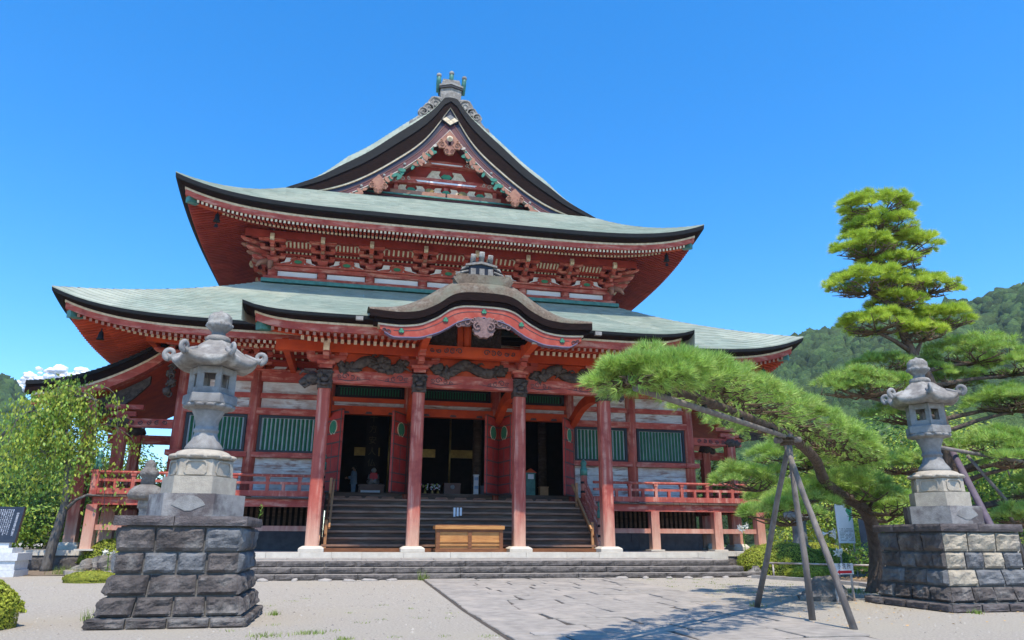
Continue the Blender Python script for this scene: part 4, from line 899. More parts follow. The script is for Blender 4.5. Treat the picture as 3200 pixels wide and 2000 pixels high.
# ------------------------------------------------------------------ ground, terrace, path
def gz(y): return .13*min(1, max(0, (y+13)/8.8))
g = MB(); ys = [-120, -40, -26, -22, -19, -16, -13, -11, -9, -7, -5.5, -4.2, 0, 40, 150, 400, 1200]
xs2 = [-1200, -400, -100, -40, -20, -10, 0, 10, 20, 40, 100, 400, 1200]
g.rings([[(x, y, gz(y)) for x in xs2] for y in ys], 0, True, False, False); struct('ground', g, GRAV)
def rough_block(x0, x1, z0, z1, y, depth, amp, seed, nu=7, nv=4, lip=.02, top=0.):
    """one quarry-faced block: flat back, chipped front face towards -Y"""
    g = MB(); rows = []
    for j in range(nv+1):
        r = []
        for i in range(nu+1):
            u, v = i/nu, j/nv; e = min(u, 1-u)*nu; f = min(v, 1-v)*nv
            k = min(1, e)*min(1, f)
            n = noise.noise(Vector((u*2.6+seed*3.7, v*1.9+seed*1.3, seed)))+.6*noise.noise(Vector((u*6+seed, v*5, seed*2.1)))
            r.append((x0+(x1-x0)*u, y-k*(amp*(.75+.8*n)+lip), z0+(z1-z0)*v+(.25*(z1-z0)/nv*n*k)))
        rows.append(r)
    g.rings(rows, 0, False, False, False)
    n = nu
    b = [(x0, y+depth, z0), (x1, y+depth, z0), (x1, y+depth, z1), (x0, y+depth, z1)]
    f = [(x0, y, z0), (x1, y, z0), (x1, y, z1), (x0, y, z1)]
    g.add(f+b, [(3, 2, 6, 7), (0, 4, 5, 1), (1, 5, 6, 2), (0, 3, 7, 4)]); return g
g = MB(); g.bb(-10.2, 10.2, -1.0, 44, -.2, G0-.02); g.bb(-22, -10.2, 3.2, 44, -.2, G0-.02); g.bb(10.2, 19, 1.0, 44, -.2, G0-.02); g.bb(-9.3, 9.0, -3.2, -1.0, 0, .63); ter = struct('terrace', g, [STEP])
def course(y, z0, z1, x0, x1, name, amp, tw, deep, mats=(STEPF, STEP), nu=8):
    x = x0; k = 0
    while x < x1-.3:
        w = min(U(*tw), x1-x); w = x1-x if x1-x-w < .4 else w
        g = rough_block(x+.006, x+w-.006, z0, z1, y+U(-.02, .02), deep, amp, x*3.1+z0*7, nu, 3); g.m = [0]*len(g.f); g.m[-4] = 1
        g.m[-4] = 1; part(name, g, list(mats), ter); x += w; k += 1
course(-4.2, .10, .29, -9.9, 9.75, 'step_stone', .05, (.9, 1.6), .5)
course(-3.75, .27, .475, -9.6, 9.35, 'step_stone', .05, (.9, 1.6), .5)
course(-3.30, .45, .66, -9.3, 9.05, 'step_stone', .05, (.9, 1.6), .5)
x = -10.2
while x < 10.1:
    w = min(U(1.0, 1.7), 10.2-x); g = MB(); g.bb(x+.005, x+w-.005, -1.12+U(-.01, .01), -.7, .62, G0+U(-.004, .004)); part('kerb_stone', g, KERB, ter); x += w
for sg, xa, xb, yy in ((-1, -21, -10.3, 3.1), (1, 10.3, 17.5, .9)):
    x = xa
    while x < xb-.1:
        w = min(U(1.0, 1.6), xb-x); g = MB(); g.bb(x+.005, x+w-.005, yy+U(-.01, .01), yy+.42, .70, G0+U(-.004, .004)); part('kerb_stone', g, KERB, ter)
        g = rough_block(x+.006, x+w-.006, .1, .70, yy+.06, .4, .04, x*2.2); part('terrace_wall_stone', g, STEPF, ter); x += w
for r, (ya, yb) in enumerate(((-3.22, -2.15), (-2.14, -1.13))):   # flags on the landing
    x = -9.3
    while x < 8.9:
        w = min(U(.9, 1.7), 9.0-x); g = MB(); g.bb(x+.008, x+w-.008, ya, yb, .60, .672+U(-.006, .006)+.03*r); part('landing_flag', g, STEP, ter); x += w
for k in range(26):                                               # loose rubble along the foot of the steps
    x = -9.6+k*.75+U(-.2, .2)
    if -2 < x < 4.2: continue
    g = MB(); g.blob((x, -4.45-U(0, .18), gz(-4.5)+.01), (U(.10, .26), U(.08, .14), U(.04, .08)), 0, k, .4, 1.6, 9, 6); part('foot_stone', g, STEP, ter)
# paved path: irregular slabs laid as separate stones
g = MB(); yy = [-26, -18.3, -15.6, -13.4, -11.5, -8, -4.3]; rx = [2.2, 3.25, 3.72, 4.1, 4.35, 4.4, 4.4]
g.rings([[(-2.05, y, gz(y)+.006), (x, y, gz(y)+.006)] for y, x in zip(yy, rx)], 0, False, False, False); path = struct('stone_path', g, [mat('path_joint_soil', (.10, .083, .066), (.06, .05, .042), 6, .95, .5, 30)])
RX = list(zip(yy, rx)); y = -4.32; ns = 0
while y > -24:
    d = U(.62, 1.05) if y > -14 else U(.7, 1.1); x = -2.0
    while True:
        xr = interp(y-d/2, RX); w = U(.8, 1.75)
        if x+w > xr-.45: w = xr-x
        a, b, c, e = x, x+w, y-d, y; o = .028
        sk = [U(-.05, .05) for _ in range(4)]
        P4 = [(a+o+(sk[0] if a > -1.9 else 0), c+o+U(-.02, .02)), (b-o+(sk[1] if b < xr-.01 else 0), c+o+U(-.02, .02)), (b-o+(sk[2] if b < xr-.01 else 0), e-o), (a+o+(sk[3] if a > -1.9 else 0), e-o)]
        cx, cy = (a+b)/2, (c+e)/2; pts = []
        for (p, q) in zip(P4, P4[1:]+P4[:1]):
            for t in (0.04, .35, .65, .96):
                pts.append((p[0]+(q[0]-p[0])*t+U(-.012, .012), p[1]+(q[1]-p[1])*t+U(-.012, .012)))
        h = U(.018, .034); tx, ty = U(-.006, .006), U(-.006, .006)
        g = MB(); n = len(pts)
        R0 = [(px, py, gz(py)+.0) for px, py in pts]; R1 = [(px, py, gz(py)+h-.012+tx*(px-cx)+ty*(py-cy)) for px, py in pts]
        R2 = [(cx+(px-cx)*.975, cy+(py-cy)*.965, gz(py)+h+tx*(px-cx)+ty*(py-cy)) for px, py in pts]
        g.rings([R0, R1, R2], 0, False, True, False); g.add(R2, [tuple(range(n))]); part('paving_slab', g, SLAB, path); ns += 1
        x += w
        if x >= xr-.02: break
    y -= d
for k in range(1):                                                # pale drain covers let into the path edge
    a = ((-1.05, -17.0), (3.2, -12.3))[k]; g = MB(); g.bb(a[0]-.55, a[0]+.55, a[1]-.16, a[1]+.16, gz(a[1]), gz(a[1])+.04); part('pale_slab', g, STEP, path)

# ------------------------------------------------------------------ pedestals and stone lanterns
WT = [(0, 1.19), (.15, 1.15), (.17, 1.085), (.47, 1.015), (.81, .955), (1.15, .95), (1.54, .975), (1.56, 1.0)]
def pedestal(name, label, loc, seed, pick, wide=0.):
    r = random.Random(seed); t = thing(name, label, 'pedestal', loc, 0, 'stone pedestals of the tall lanterns')
    g = MB(); w = .86; g.bb(-w, w, -w, w, 0, 1.62); g.rings([[(a*s, b*s, z) for a, b in ((-1, -1), (1, -1), (1, 1), (-1, 1))] for z, s in ((0, 1.12), (.16, 1.10), (.17, 1.03), (.47, .97), (.81, .915), (1.15, .91), (1.55, .93))], 0, False); lpart('mortar_core', g, MORT, t)
    lv = [(0, .155), (.17, .465), (.48, .80), (.815, 1.14), (1.155, 1.535)]
    for c, (z0, z1) in enumerate(lv):
        wb, wt = interp(z0+.001, WT), interp(z1-.001, WT)
        if c == 0: wb = wt = 1.18+wide
        for side in range(4):
            nb = 4 if c == 0 else (4, 3, 4, 3)[c-1]; hw = max(wb, wt)
            cuts = [-hw]+sorted(-hw+2*hw*(k+r.uniform(-.1, .1))/nb for k in range(1, nb))+[hw]
            if side % 2 and c in (2, 3): cuts = [-hw]+[q+.12 for q in cuts[1:-1]]+[hw]
            for x0, x1 in zip(cuts, cuts[1:]):
                amp = (.03, .065, .06, .055, .06)[c]
                g = rough_block(x0+.016, x1-.016, z0+.008, z1-.008, 0, .12, amp, r.random()*50, 11, 7, .005)
                vs = []
                for x, y, z in g.v:                                 # batter, clip at the mitred corner, turn to the side
                    f = (z-z0)/(z1-z0); w = wb+(wt-wb)*f; yy = -w+y*1.; lim = -yy if y <= 0 else w-.02
                    x = max(-lim, min(lim, x*(w/hw)))
                    a = side*math.pi/2; vs.append((x*math.cos(a)-yy*math.sin(a), x*math.sin(a)+yy*math.cos(a), z))
                g.v = vs; lpart('stone_block', g, pick(c, side, r), t)
    # cap
    hw = 1.035
    for side in range(4):
        cuts = [-hw]+([r.uniform(-.15, .1)] if side % 2 == 0 else [-.35, .3])+[hw]
        for x0, x1 in zip(cuts, cuts[1:]):
            g = rough_block(x0+.006, x1-.006, 1.56, 1.715, 0, .3, .02, r.random()*60, 10, 3, .005); vs = []
            for x, y, z in g.v:
                yy = -hw+y; lim = -yy; x = max(-lim, min(lim, x)); a = side*math.pi/2; vs.append((x*math.cos(a)-yy*math.sin(a), x*math.sin(a)+yy*math.cos(a), z))
            g.v = vs; lpart('cap_stone', g, CAPS, t)
    g = MB(); g.bb(-.76, .76, -.76, .76, 1.56, 1.712); lpart('cap_core', g, CAPS, t)
    return t
def pickL(c, s, r):
    if c >= 3 and s == 0: return BRL if r.random() < .6 else BRK
    if c >= 3: return BRL if r.random() < .5 else BRK
    return BRK
def pickR(c, s, r):
    if c >= 2 and s == 0: return BRY if r.random() < .55 else BRL
    if c >= 2: return BRL if r.random() < .4 else BRK
    return BRK if c else CAPS
LP, RPOS = (-7.055, -13.94, 0), (8.73, -13.8, 0)
pedestal('stone_pedestal', 'dark rough-block stone pedestal under the left tall lantern', LP, 11, pickL)
pedestal('stone_pedestal', 'buff and grey rough-block stone pedestal under the right lantern, by the pines', RPOS, 23, pickR, .12)
def hexring(r, z, ph=0.): return [(r*math.cos(ph+math.pi/3*k), r*math.sin(ph+math.pi/3*k), z) for k in range(6)]
def lantern(label, loc):
    t = thing('stone_lantern', label, 'lantern', loc, 0, 'tall stone lanterns'); z0 = 1.715
    def hexpart(name, L, m): g = MB(); g.rings([hexring(r, z-z0) for r, z in L], 0, False); return lpart(name, g, m, t)
    hb = hexpart('hex_base', [(.815, 1.72), (.815, 2.10)], STS)
    g = MB(); fan = [(-.05, -.12), (.05, -.12)][::-1]+[(.31*math.sin(a), -.17+.31*math.cos(a)) for a in [(-62+12.4*k)*math.pi/180 for k in range(11)]]
    g.plate([(x, 1.93-z0+z) for x, z in fan], -.815*math.cos(math.pi/6)-.008, -.815*math.cos(math.pi/6)+.02); lpart('fan_relief', g, ST, hb)
    hexpart('hex_block', [(.635, 2.10), (.635, 2.405)], STL)
    pb = hexpart('panelled_block', [(.50, 2.405), (.555, 2.42), (.545, 2.70), (.52, 2.72)], STL)
    for k in range(6):
        a = math.pi/6+math.pi/3*k; g = MB(); q = [(-.19, .05), (-.19, .20), (-.15, .25), (.15, .25), (.19, .20), (.19, .05), (.15, 0), (-.15, 0)]; ap = .55*math.cos(math.pi/6)
        pts = [(x, z+2.435-z0) for x, z in q]; n = len(pts); inn = [(x*.86, (z-(2.56-z0))*.82+2.56-z0) for x, z in pts]
        def T(x, y, z): return (y*math.cos(a)-x*math.sin(a), y*math.sin(a)+x*math.cos(a), z)
        vs = [T(x, ap+.022, z) for x, z in pts]+[T(x, ap+.022, z) for x, z in inn]+[T(x, ap-.03, z) for x, z in pts]+[T(x, ap-.0, z) for x, z in inn]
        g.add(vs, [(i, (i+1) % n, n+(i+1) % n, n+i) for i in range(n)]+[(n+i, n+(i+1) % n, 3*n+(i+1) % n, 3*n+i) for i in range(n)]+[(2*n+i, 2*n+(i+1) % n, (i+1) % n, i) for i in range(n)]); lpart('panel_moulding', g, STL, pb)
    def petals(name, zc, rr, h, npet, size, dirn, m):
        g = MB()
        for k in range(npet):
            a = 2*math.pi*k/npet; g.blob((rr*math.cos(a), rr*math.sin(a), zc-z0), (size, size, h), 0, 1, .05, 1, 9, 6)
        return lpart(name, g, m, t)
    g = MB(); g.lathe([(.535, 2.72-z0), (.53, 2.78-z0), (.44, 2.86-z0), (.36, 2.89-z0)], (0, 0, 0), 30); lb = lpart('lotus_base', g, STL, t)
    petals('lotus_petal_ring', 2.765, .47, .05, 12, .13, 1, STL)
    g = MB(); g.lathe([(.33, 2.88-z0), (.335, 2.93-z0), (.31, 2.98-z0), (.24, 3.08-z0), (.205, 3.18-z0), (.195, 3.22-z0), (.215, 3.235-z0), (.22, 3.28-z0), (.20, 3.30-z0), (.195, 3.34-z0), (.21, 3.44-z0), (.25, 3.54-z0), (.28, 3.60-z0), (.28, 3.63-z0), (.26, 3.64-z0)], (0, 0, 0), 30); lpart('shaft', g, ST, t)
    g = MB(); g.lathe([(.27, 3.62-z0), (.33, 3.65-z0), (.42, 3.70-z0), (.45, 3.735-z0)], (0, 0, 0), 30); g.rings([hexring(r, z-z0) for r, z in ((.47, 3.735), (.485, 3.75), (.485, 3.90), (.44, 3.925), (.38, 3.935))], 0, False); pl = lpart('fire_box_platform', g, ST, t)
    petals('platform_petal_ring', 3.70, .37, .05, 14, .10, 1, ST)
    # fire box with real openings
    fb = None
    for k in range(6):
        a = math.pi/3*k; g = MB(); x, y = .345*math.cos(a), .345*math.sin(a)
        g.rings([[(x+.075*math.cos(b)*1., y+.075*math.sin(b), z-z0) for b in (a, a+2.1, a+math.pi, a-2.1)] for z in (3.93, 4.42)], 0, False); o = lpart('fire_box_post', g, ST, t)
        a2 = a+math.pi/6; ap = .345*math.cos(math.pi/6); h = .16
        for zz0, zz1 in ((3.93, 4.04), (4.30, 4.42)):
            g = MB(); c, s = math.cos(a2), math.sin(a2)
            q = [(ap-.04, -h), (ap+.03, -h), (ap+.03, h), (ap-.04, h)]; g.rings([[(u*c-v*s, u*s+v*c, z-z0) for u, v in q] for z in (zz0, zz1)], 0, False); lpart('fire_box_rail', g, ST, t)
    g = MB(); g.lathe([(.30, 4.40-z0), (.30, 4.44-z0)], (0, 0, 0), 12); lpart('fire_box_ceiling', g, ST, t)
    # roof: six flared faces, curled corner scrolls
    g = MB(); N = 36; R = []
    def rr(k, base): 
        a = 2*math.pi*k/N; h = (a % (math.pi/3))-math.pi/6; return base*math.cos(math.pi/6)/math.cos(h)
    def cor(k): h = abs((2*math.pi*k/N % (math.pi/3))-math.pi/6)/(math.pi/6); return h**3
    for base, z, lift, cm in ((.36, 4.43, 0, 0), (.70, 4.40, .10, 0), (.79, 4.46, .14, 0), (.80, 4.53, .14, 0), (.70, 4.60, .07, 0), (.55, 4.70, .02, 0), (.40, 4.83, 0, 0), (.30, 4.92, 0, 0), (.23, 4.96, 0, 0)):
        R.append([(rr(k, base)*math.cos(2*math.pi*k/N), rr(k, base)*math.sin(2*math.pi*k/N), z-z0+lift*cor(k)) for k in range(N)])
    g.rings(R, 0, True, True, False); rf = lpart('lantern_roof', g, STR, t)
    for k in range(6):
        a = math.pi/3*k; g = MB(); pts = []; rad = []
        for j in range(20):
            tt = j/19; th = -1.6+tt*8.2; r = .108*(1-.72*tt)
            u = .815+r*math.cos(th); pts.append(((u)*math.cos(a), (u)*math.sin(a), 4.69-z0+r*math.sin(th))); rad.append(.036*(1-.4*tt))
        g.tube(pts, rad, 7, flat=1.5); q = MB()
        g.tube([(.52*math.cos(a), .52*math.sin(a), 4.73-z0), (.68*math.cos(a), .68*math.sin(a), 4.655-z0), (.82*math.cos(a), .82*math.sin(a), 4.60-z0)], [.035, .05, .055], 7); lpart('corner_scroll', g, ST, rf)
    g = MB(); g.lathe([(.225, 4.94-z0), (.23, 5.02-z0), (.20, 5.06-z0), (.13, 5.09-z0), (.125, 5.15-z0), (.17, 5.19-z0), (.235, 5.26-z0), (.24, 5.32-z0), (.215, 5.345-z0), (.225, 5.38-z0), (.215, 5.46-z0), (.15, 5.53-z0), (.05, 5.565-z0), (.012, 5.60-z0)], (0, 0, 0), 24); jw = lpart('jewel', g, STR, t)
    g = MB()
    for k in range(8): a = 2*math.pi*k/8; g.blob((.185*math.cos(a), .185*math.sin(a), 5.285-z0), (.075, .075, .055), 0, 1, .05, 1, 8, 6)
    lpart('jewel_petal_ring', g, ST, jw)
    return t
lantern('tall grey stone lantern on the dark pedestal at the left', (LP[0], LP[1], 1.715))
lantern('tall grey stone lantern on the buff pedestal in front of the tall pine', (RPOS[0], RPOS[1], 1.715))
# ------------------------------------------------------------------ vegetation
def needle_tufts(mb, pts, n, length, width, m=0, rg=random, spread=.9):
    for p, nrm in pts:
        nrm = nrm.normalized(); a = nrm.orthogonal().normalized(); b = nrm.cross(a); ph0 = rg.random()*6.28
        for k in range(n):
            ph = ph0+2*math.pi*k/n*1.0+rg.uniform(-.3, .3); s = spread*math.sqrt(rg.random()); L = length*rg.uniform(.7, 1.15)
            d = (nrm+(a*math.cos(ph)+b*math.sin(ph))*s).normalized()*L; sd = d.cross(Vector((rg.random()-.5, rg.random()-.5, rg.random()-.5))).normalized()*width/2
            i = len(mb.v); q = p+d*.12; mb.v += [tuple(q-sd), tuple(q+sd), tuple(p+d+Vector((0, 0, -.10*L*rg.random())))]; mb.f.append((i, i+1, i+2)); mb.m.append(m); mb.s.append(False)
def pad_points(c, r, n, rg, deep=0.):
    """ragged pine pad: many small domed clumps of shoots scattered over a flattened dome, drooping at the rim"""
    out = []; nl = max(7, int(n/26)); lob = []
    for _ in range(nl):
        a = rg.random()*2*math.pi; q = math.sqrt(rg.random())*.92; e = 1+.3*noise.noise(Vector((math.cos(a)*1.3+c[0], math.sin(a)*1.3+c[1], c[2])))
        x, y = q*math.cos(a)*e, q*math.sin(a)*e; z = (1-q*q)**.5*.8-.35*max(0, q-.6)+rg.uniform(-.25, .22)-(deep*rg.random() if rg.random() < .45 else 0)
        lob.append((Vector((c[0]+x*r[0], c[1]+y*r[1], c[2]+z*r[2])), x, y, rg.uniform(.16, .36)*max(r[0], 1)*.54))
    for k in range(n):
        p, x, y, s = lob[k % nl]; d = Vector((rg.gauss(0, 1), rg.gauss(0, 1), abs(rg.gauss(0, 1))*.9)).normalized(); t = rg.uniform(.5, 1)
        out.append((p+Vector((d.x*s*t, d.y*s*t, d.z*s*.55*t)), Vector((d.x*.8+x*.5, d.y*.8+y*.5, .55+d.z*.7))))
    return out
def twig_web(mb, c, r, root, rg, n=10, rad=.03, m=0):
    root = Vector(root)
    for k in range(n):
        a = 2*math.pi*k/n+rg.uniform(-.3, .3); q = rg.uniform(.55, .95); e = Vector((c[0]+math.cos(a)*r[0]*q, c[1]+math.sin(a)*r[1]*q, c[2]+r[2]*.15*rg.random()))
        mid = root.lerp(e, .5)+Vector((rg.uniform(-.1, .1), rg.uniform(-.1, .1), -.12*r[2]+rg.uniform(-.05, .08)))
        mb.tube([root, mid, e], [rad*1.4, rad, rad*.4], 5, m)
        for j in range(4):
            s = mid.lerp(e, rg.random()); d = Vector((rg.uniform(-1, 1)*r[0]*.3, rg.uniform(-1, 1)*r[1]*.3, r[2]*rg.uniform(.05, .5))); mb.tube([s, s+d*.5+Vector((0, 0, -.02)), s+d], [rad*.6, rad*.45, rad*.2], 4, m)
rg = random.Random(5)
# ---- leaning pine with its long propped bough
pine = thing('leaning_pine', 'low leaning pine with one long propped bough reaching over the path', 'pine tree', (9.35, -10.3, 0))
g = MB(); T = smoothT([(9.38, -10.3, -.05), (9.55, -10.35, .6), (9.5, -10.5, 1.28), (9.2, -10.8, 1.87), (8.55, -11.3, 2.26), (7.65, -11.9, 2.42), (6.7, -12.6, 2.72), (5.9, -13.5, 3.10), (4.8, -14.6, 3.30), (3.8, -15.6, 3.36), (1.9, -17.2, 3.42), (.7, -18.25, 3.42), (-.4, -19.2, 3.38)], 5)
n = len(T); g.tube(T, [(.20*(1-.86*(k/(n-1))**.9)+.02)*(1+.12*noise.noise(Vector((k*.7, 0, 0)))) for k in range(n)], 10); part('trunk', g, PBARK, pine)
g = MB(); br = MB(); main = smoothT([(-1.02, -19.85, 3.24), (-.62, -19.5, 3.30), (.1, -18.9, 3.45), (1.75, -17.45, 3.45), (3.6, -15.8, 3.45), (5.2, -14.6, 3.35), (6.6, -13.5, 3.25), (7.9, -12.8, 3.15)], 10)
WD = [(0, .42), (.1, .62), (.3, .78), (.6, .95), (.85, .8), (1, .45)]; HT = [(0, .18), (.08, .34), (.2, .42), (.5, .50), (.75, .56), (.92, .42), (1, .22)]
dirn = Vector((.76, .65, 0)); side = Vector((.65, -.76, 0))
pts = []
for k in range(340):                                             # clumps of shoots sitting on the flattened bough
    t = (k+rg.random())/340; p = Vector(main[int(t*(len(main)-1))]); w, h = interp(t, WD), interp(t, HT)
    s = rg.uniform(-1, 1); s = math.copysign(abs(s)**.8, s); dome = math.sqrt(max(0, 1-s*s))
    c0 = p+side*s*w*(1+.15*noise.noise(Vector((p.x*1.5, s, 7))))+Vector((0, 0, dome*h*rg.uniform(.62, 1.08)-.06*abs(s)))+dirn*rg.uniform(-.15, .15); R_ = rg.uniform(.10, .22)
    for j in range(24):
        d = Vector((rg.gauss(0, 1), rg.gauss(0, 1), abs(rg.gauss(0, 1)))).normalized(); q = rg.uniform(.5, 1)
        pts.append((c0+Vector((d.x*R_*q, d.y*R_*q, d.z*R_*.6*q)), Vector((d.x*.8+side.x*s*.5-dirn.x*(.9 if t < .05 else .12), d.y*.8+side.y*s*.5-dirn.y*(.9 if t < .05 else .12), .55+.6*d.z))))
    if rg.random() < .55:                                        # shoots showing under the rim
        for j in range(5): pts.append((p+side*s*w*.9+Vector((rg.gauss(0, .08), rg.gauss(0, .08), rg.uniform(-.10, .12))), Vector((side.x*s, side.y*s, rg.uniform(-.4, .3)))))
needle_tufts(g, pts, 14, .155, .009, 0, rg, .95)
for k in range(700):                                             # brown twigs under the mat
    t = rg.random(); p = Vector(main[int(t*(len(main)-1))]); w, h = interp(t, WD), interp(t, HT); s = rg.uniform(-.95, .95)
    a = p+side*s*w*.35+Vector((0, 0, U(-.02, .05))); b = p+side*s*w+Vector((0, 0, math.sqrt(1-s*s)*h*.55*rg.random()))+dirn*rg.uniform(-.25, .25)
    br.tube([a, a.lerp(b, .5)+Vector((rg.uniform(-.06, .06), rg.uniform(-.06, .06), rg.uniform(-.06, .04))), b], [.016, .011, .005], 4)
part('bough_needles', g, NDL, pine, True); part('bough_twigs', br, TWIG, pine, True)
for c, r, nn in (((7.7, -12.1, 2.45), (1.3, .95, .5), 1100), ((8.9, -11.6, 2.15), (1.05, .9, .45), 800), ((5.2, -12.8, 1.85), (.85, .8, .38), 620), ((6.3, -12.2, 2.1), (.95, .85, .42), 760), ((6.9, -11.2, 3.3), (1.3, 1.0, .45), 900), ((8.6, -10.6, 3.1), (1.2, 1.0, .5), 800), ((5.6, -10.9, 2.75), (1.1, .9, .45), 720), ((7.4, -10.0, 2.4), (1.3, 1.0, .5), 760), ((9.6, -10.6, 2.0), (.9, .8, .4), 500)):
    g = MB(); needle_tufts(g, pad_points(c, r, nn, rg), 14, .21, .011, 0, rg, .95); part('needle_pad', g, NDL, pine, True)
    g = MB(); twig_web(g, c, r, (c[0]+.5, c[1]+.3, c[2]-.15), rg, 9, .022); part('pad_twigs', g, TWIG, pine, True)
g = MB(); g.tube([(9.3, -10.7, 1.9), (8.9, -11.2, 2.2), (8.9, -11.4, 2.35)], [.09, .06, .03], 6); g.tube([(7.2, -12.2, 2.5), (6.5, -12.2, 2.25), (5.3, -12.6, 2.0)], [.08, .06, .03], 6); g.tube([(8.6, -11.2, 2.3), (8.0, -11.1, 3.1), (7.3, -11.2, 3.7)], [.08, .06, .03], 6); part('branches', g, PBARK, pine)
# ---- props
pr = thing('bough_prop', 'tripod of three grey weathered poles propping the pine bough', 'prop', (3.8, -15.6, 0))
ap = Vector((3.75, -15.75, 3.22))
for f_ in ((4.2, -13.3, 0), (3.88, -15.74, -.02), (3.72, -17.1, 0)):
    f_ = Vector((*f_[:2], gz(f_[1])-.03)); d = (ap-f_).normalized(); g = MB(); e = ap+d*.1+(f_-ap).cross(Vector((0, 0, 1))).normalized()*.06
    g.tube([f_, f_.lerp(e, .33)+Vector((.012, 0, 0)), f_.lerp(e, .66)+Vector((-.012, .01, 0)), e], [.062, .058, .053, .048], 9); part('pole', g, POLE, pr)
g = MB()
for k in range(5): g.lathe([(.13, -.012), (.145, 0), (.13, .012)], (ap.x, ap.y, ap.z-.1+.03*k), 10)
part('lashing', g, TWIG, pr)
g = MB(); g.tube([(3.5, -15.75, 3.19), (4.05, -15.72, 3.23)], .06, 7); part('crosspiece', g, POLE, pr)
g = MB(); q = [Vector((3.85, -15.65, 3.27)), Vector((1.72, -17.5, 3.24)), Vector((.2, -18.82, 3.21)), Vector((-.95, -19.82, 3.19))]; g.tube(smoothT([tuple(a) for a in q], 4), .045, 9)
bp = single('bough_pole', g, POLE, 'long straight grey pole tied under the pine bough', 'pole')
for a in (.15, .4, .65, .85):
    i = q[0].lerp(q[3], a)+Vector((0, 0, .03)); g = MB(); g.tube([i+Vector((-.02, .02, 0)), i+Vector((.02, -.02, 0))], .062, 8); part('tie', g, HAIR, bp)
# ---- tall layered pine
tp = thing('tall_pine', 'tall pine clipped into layered clouds behind the right lantern', 'pine tree', (14.5, -8, 0))
TT = smoothT([(14.3, -8, -.1), (14.5, -8, 1.85), (14.66, -8, 3.45), (14.6, -8, 5.2), (14.37, -8, 6.62), (13.99, -8, 7.26), (13.67, -8, 8.26), (13.61, -8, 9.76), (13.76, -8, 10.97), (13.53, -8, 11.7), (13.48, -8, 12.4)], 4)
g = MB(); n = len(TT); g.tube(TT, [.23*(1-.78*k/(n-1))+.015 for k in range(n)], 10); part('trunk', g, PBARK, tp)
pads = [((13.4, -8, 12.5), (1.4, 1.3, .55), 720, 1), ((13.35, -8, 11.78), (1.45, 1.25, .40), 560, 1), ((12.6, -8.2, 10.85), (1.25, 1.1, .52), 480, 1), ((14.35, -7.9, 11.2), (1.25, 1.1, .50), 480, 1), ((13.4, -8.3, 10.4), (1.0, .9, .4), 260, 1), ((12.35, -8.2, 9.5), (1.4, 1.2, .58), 580, 1), ((15.0, -7.9, 9.75), (1.2, 1.0, .5), 460, 1), ((13.6, -8.2, 9.6), (1.0, .9, .4), 260, 1), ((12.45, -8.2, 8.12), (1.3, 1.15, .48), 460, 1), ((15.2, -8, 8.5), (1.3, 1.1, .5), 480, 1),
        ((13.3, -8.3, 8.95), (1.0, .9, .4), 300, 1), ((14.1, -8.3, 7.9), (.9, .8, .38), 260, 1), ((13.0, -7.6, 6.9), (1.0, .9, .42), 280, 0), ((15.3, -7.5, 6.5), (1.3, 1.0, .5), 420, 0), ((14.2, -7.2, 5.3), (1.4, 1.0, .5), 420, 0), ((18.0, -7.8, 5.9), (1.3, 1.1, .5), 420, 0), ((17.9, -9.0, 3.0), (1.3, 1.0, .45), 360, 0), ((13.6, -7.0, 3.6), (1.2, .9, .45), 320, 0), ((11.5, -8.3, 5.9), (1.5, 1.1, .55), 560, 0), ((12.4, -8.0, 6.0), (1.0, 1.0, .45), 300, 0), ((16.5, -8, 7.35), (1.6, 1.2, .6), 640, 0), ((17.6, -8.2, 6.9), (1.2, 1.1, .5), 380, 0), ((16.9, -8.6, 5.55), (1.5, 1.2, .5), 560, 0), ((15.6, -9.2, 4.05), (1.5, 1.1, .5), 560, 0), ((17.2, -9.2, 4.0), (1.4, 1.1, .5), 460, 0), ((14.9, -10, 3.55), (.9, .8, .35), 240, 0), ((16.9, -9.5, 2.7), (1.5, 1.1, .5), 420, 0), ((15.8, -9.6, 1.9), (1.2, 1.0, .4), 300, 0)]
gn = {0: MB(), 1: MB()}; gt = MB(); gb = MB()
for c, r, nn, k in pads:
    needle_tufts(gn[k], pad_points(c, (r[0]*(.93 if k else 1.1), r[1]*(.93 if k else 1.1), r[2]*1.35), int(nn*(3.0 if k else 2.4)), rg, .22 if k else .3), 11, .22, .015, 0, rg, .95)
    z = c[2]-.25; i = min(range(len(TT)), key=lambda q: abs(TT[q][2]-(z-.35))); rt = Vector(TT[i]); e = Vector((c[0], c[1], c[2]-.08))
    if (rt-e).length > .5: gb.tube([rt, rt.lerp(e, .5)+Vector((0, 0, .06)), e], [.09, .07, .04], 6)
    twig_web(gt, c, r, e, rg, 18, .028)
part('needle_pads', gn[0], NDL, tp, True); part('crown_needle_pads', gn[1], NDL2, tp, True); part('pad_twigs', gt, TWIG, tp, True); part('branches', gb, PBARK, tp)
g = MB(); g.tube([(13.95, -8.9, 4.1), (12.75, -11.5, .6)], [.09, .11], 9); single('pine_strut', g, mat('mauve_wood', (.13, .10, .13), (.09, .07, .09), 4, .7, .3, 20), 'slanted purple-grey strut leaning behind the right lantern', 'prop')
g = MB(); g.tube([(13.2, -9.2, 4.12), (14.6, -9.3, 3.92), (17.0, -9.4, 3.62)], .06, 8); single('pine_crossbar', g, POLE, 'horizontal pole carrying the tall pine boughs, right of the lantern', 'pole')
g = MB(); g.tube([(14.3, -9.1, 3.9), (15.3, -9.2, 2.6), (15.7, -9.2, 0)], [.05, .055, .06], 8); single('pine_post', g, POLE, 'thin brown post under the pine crossbar at the right edge', 'prop')
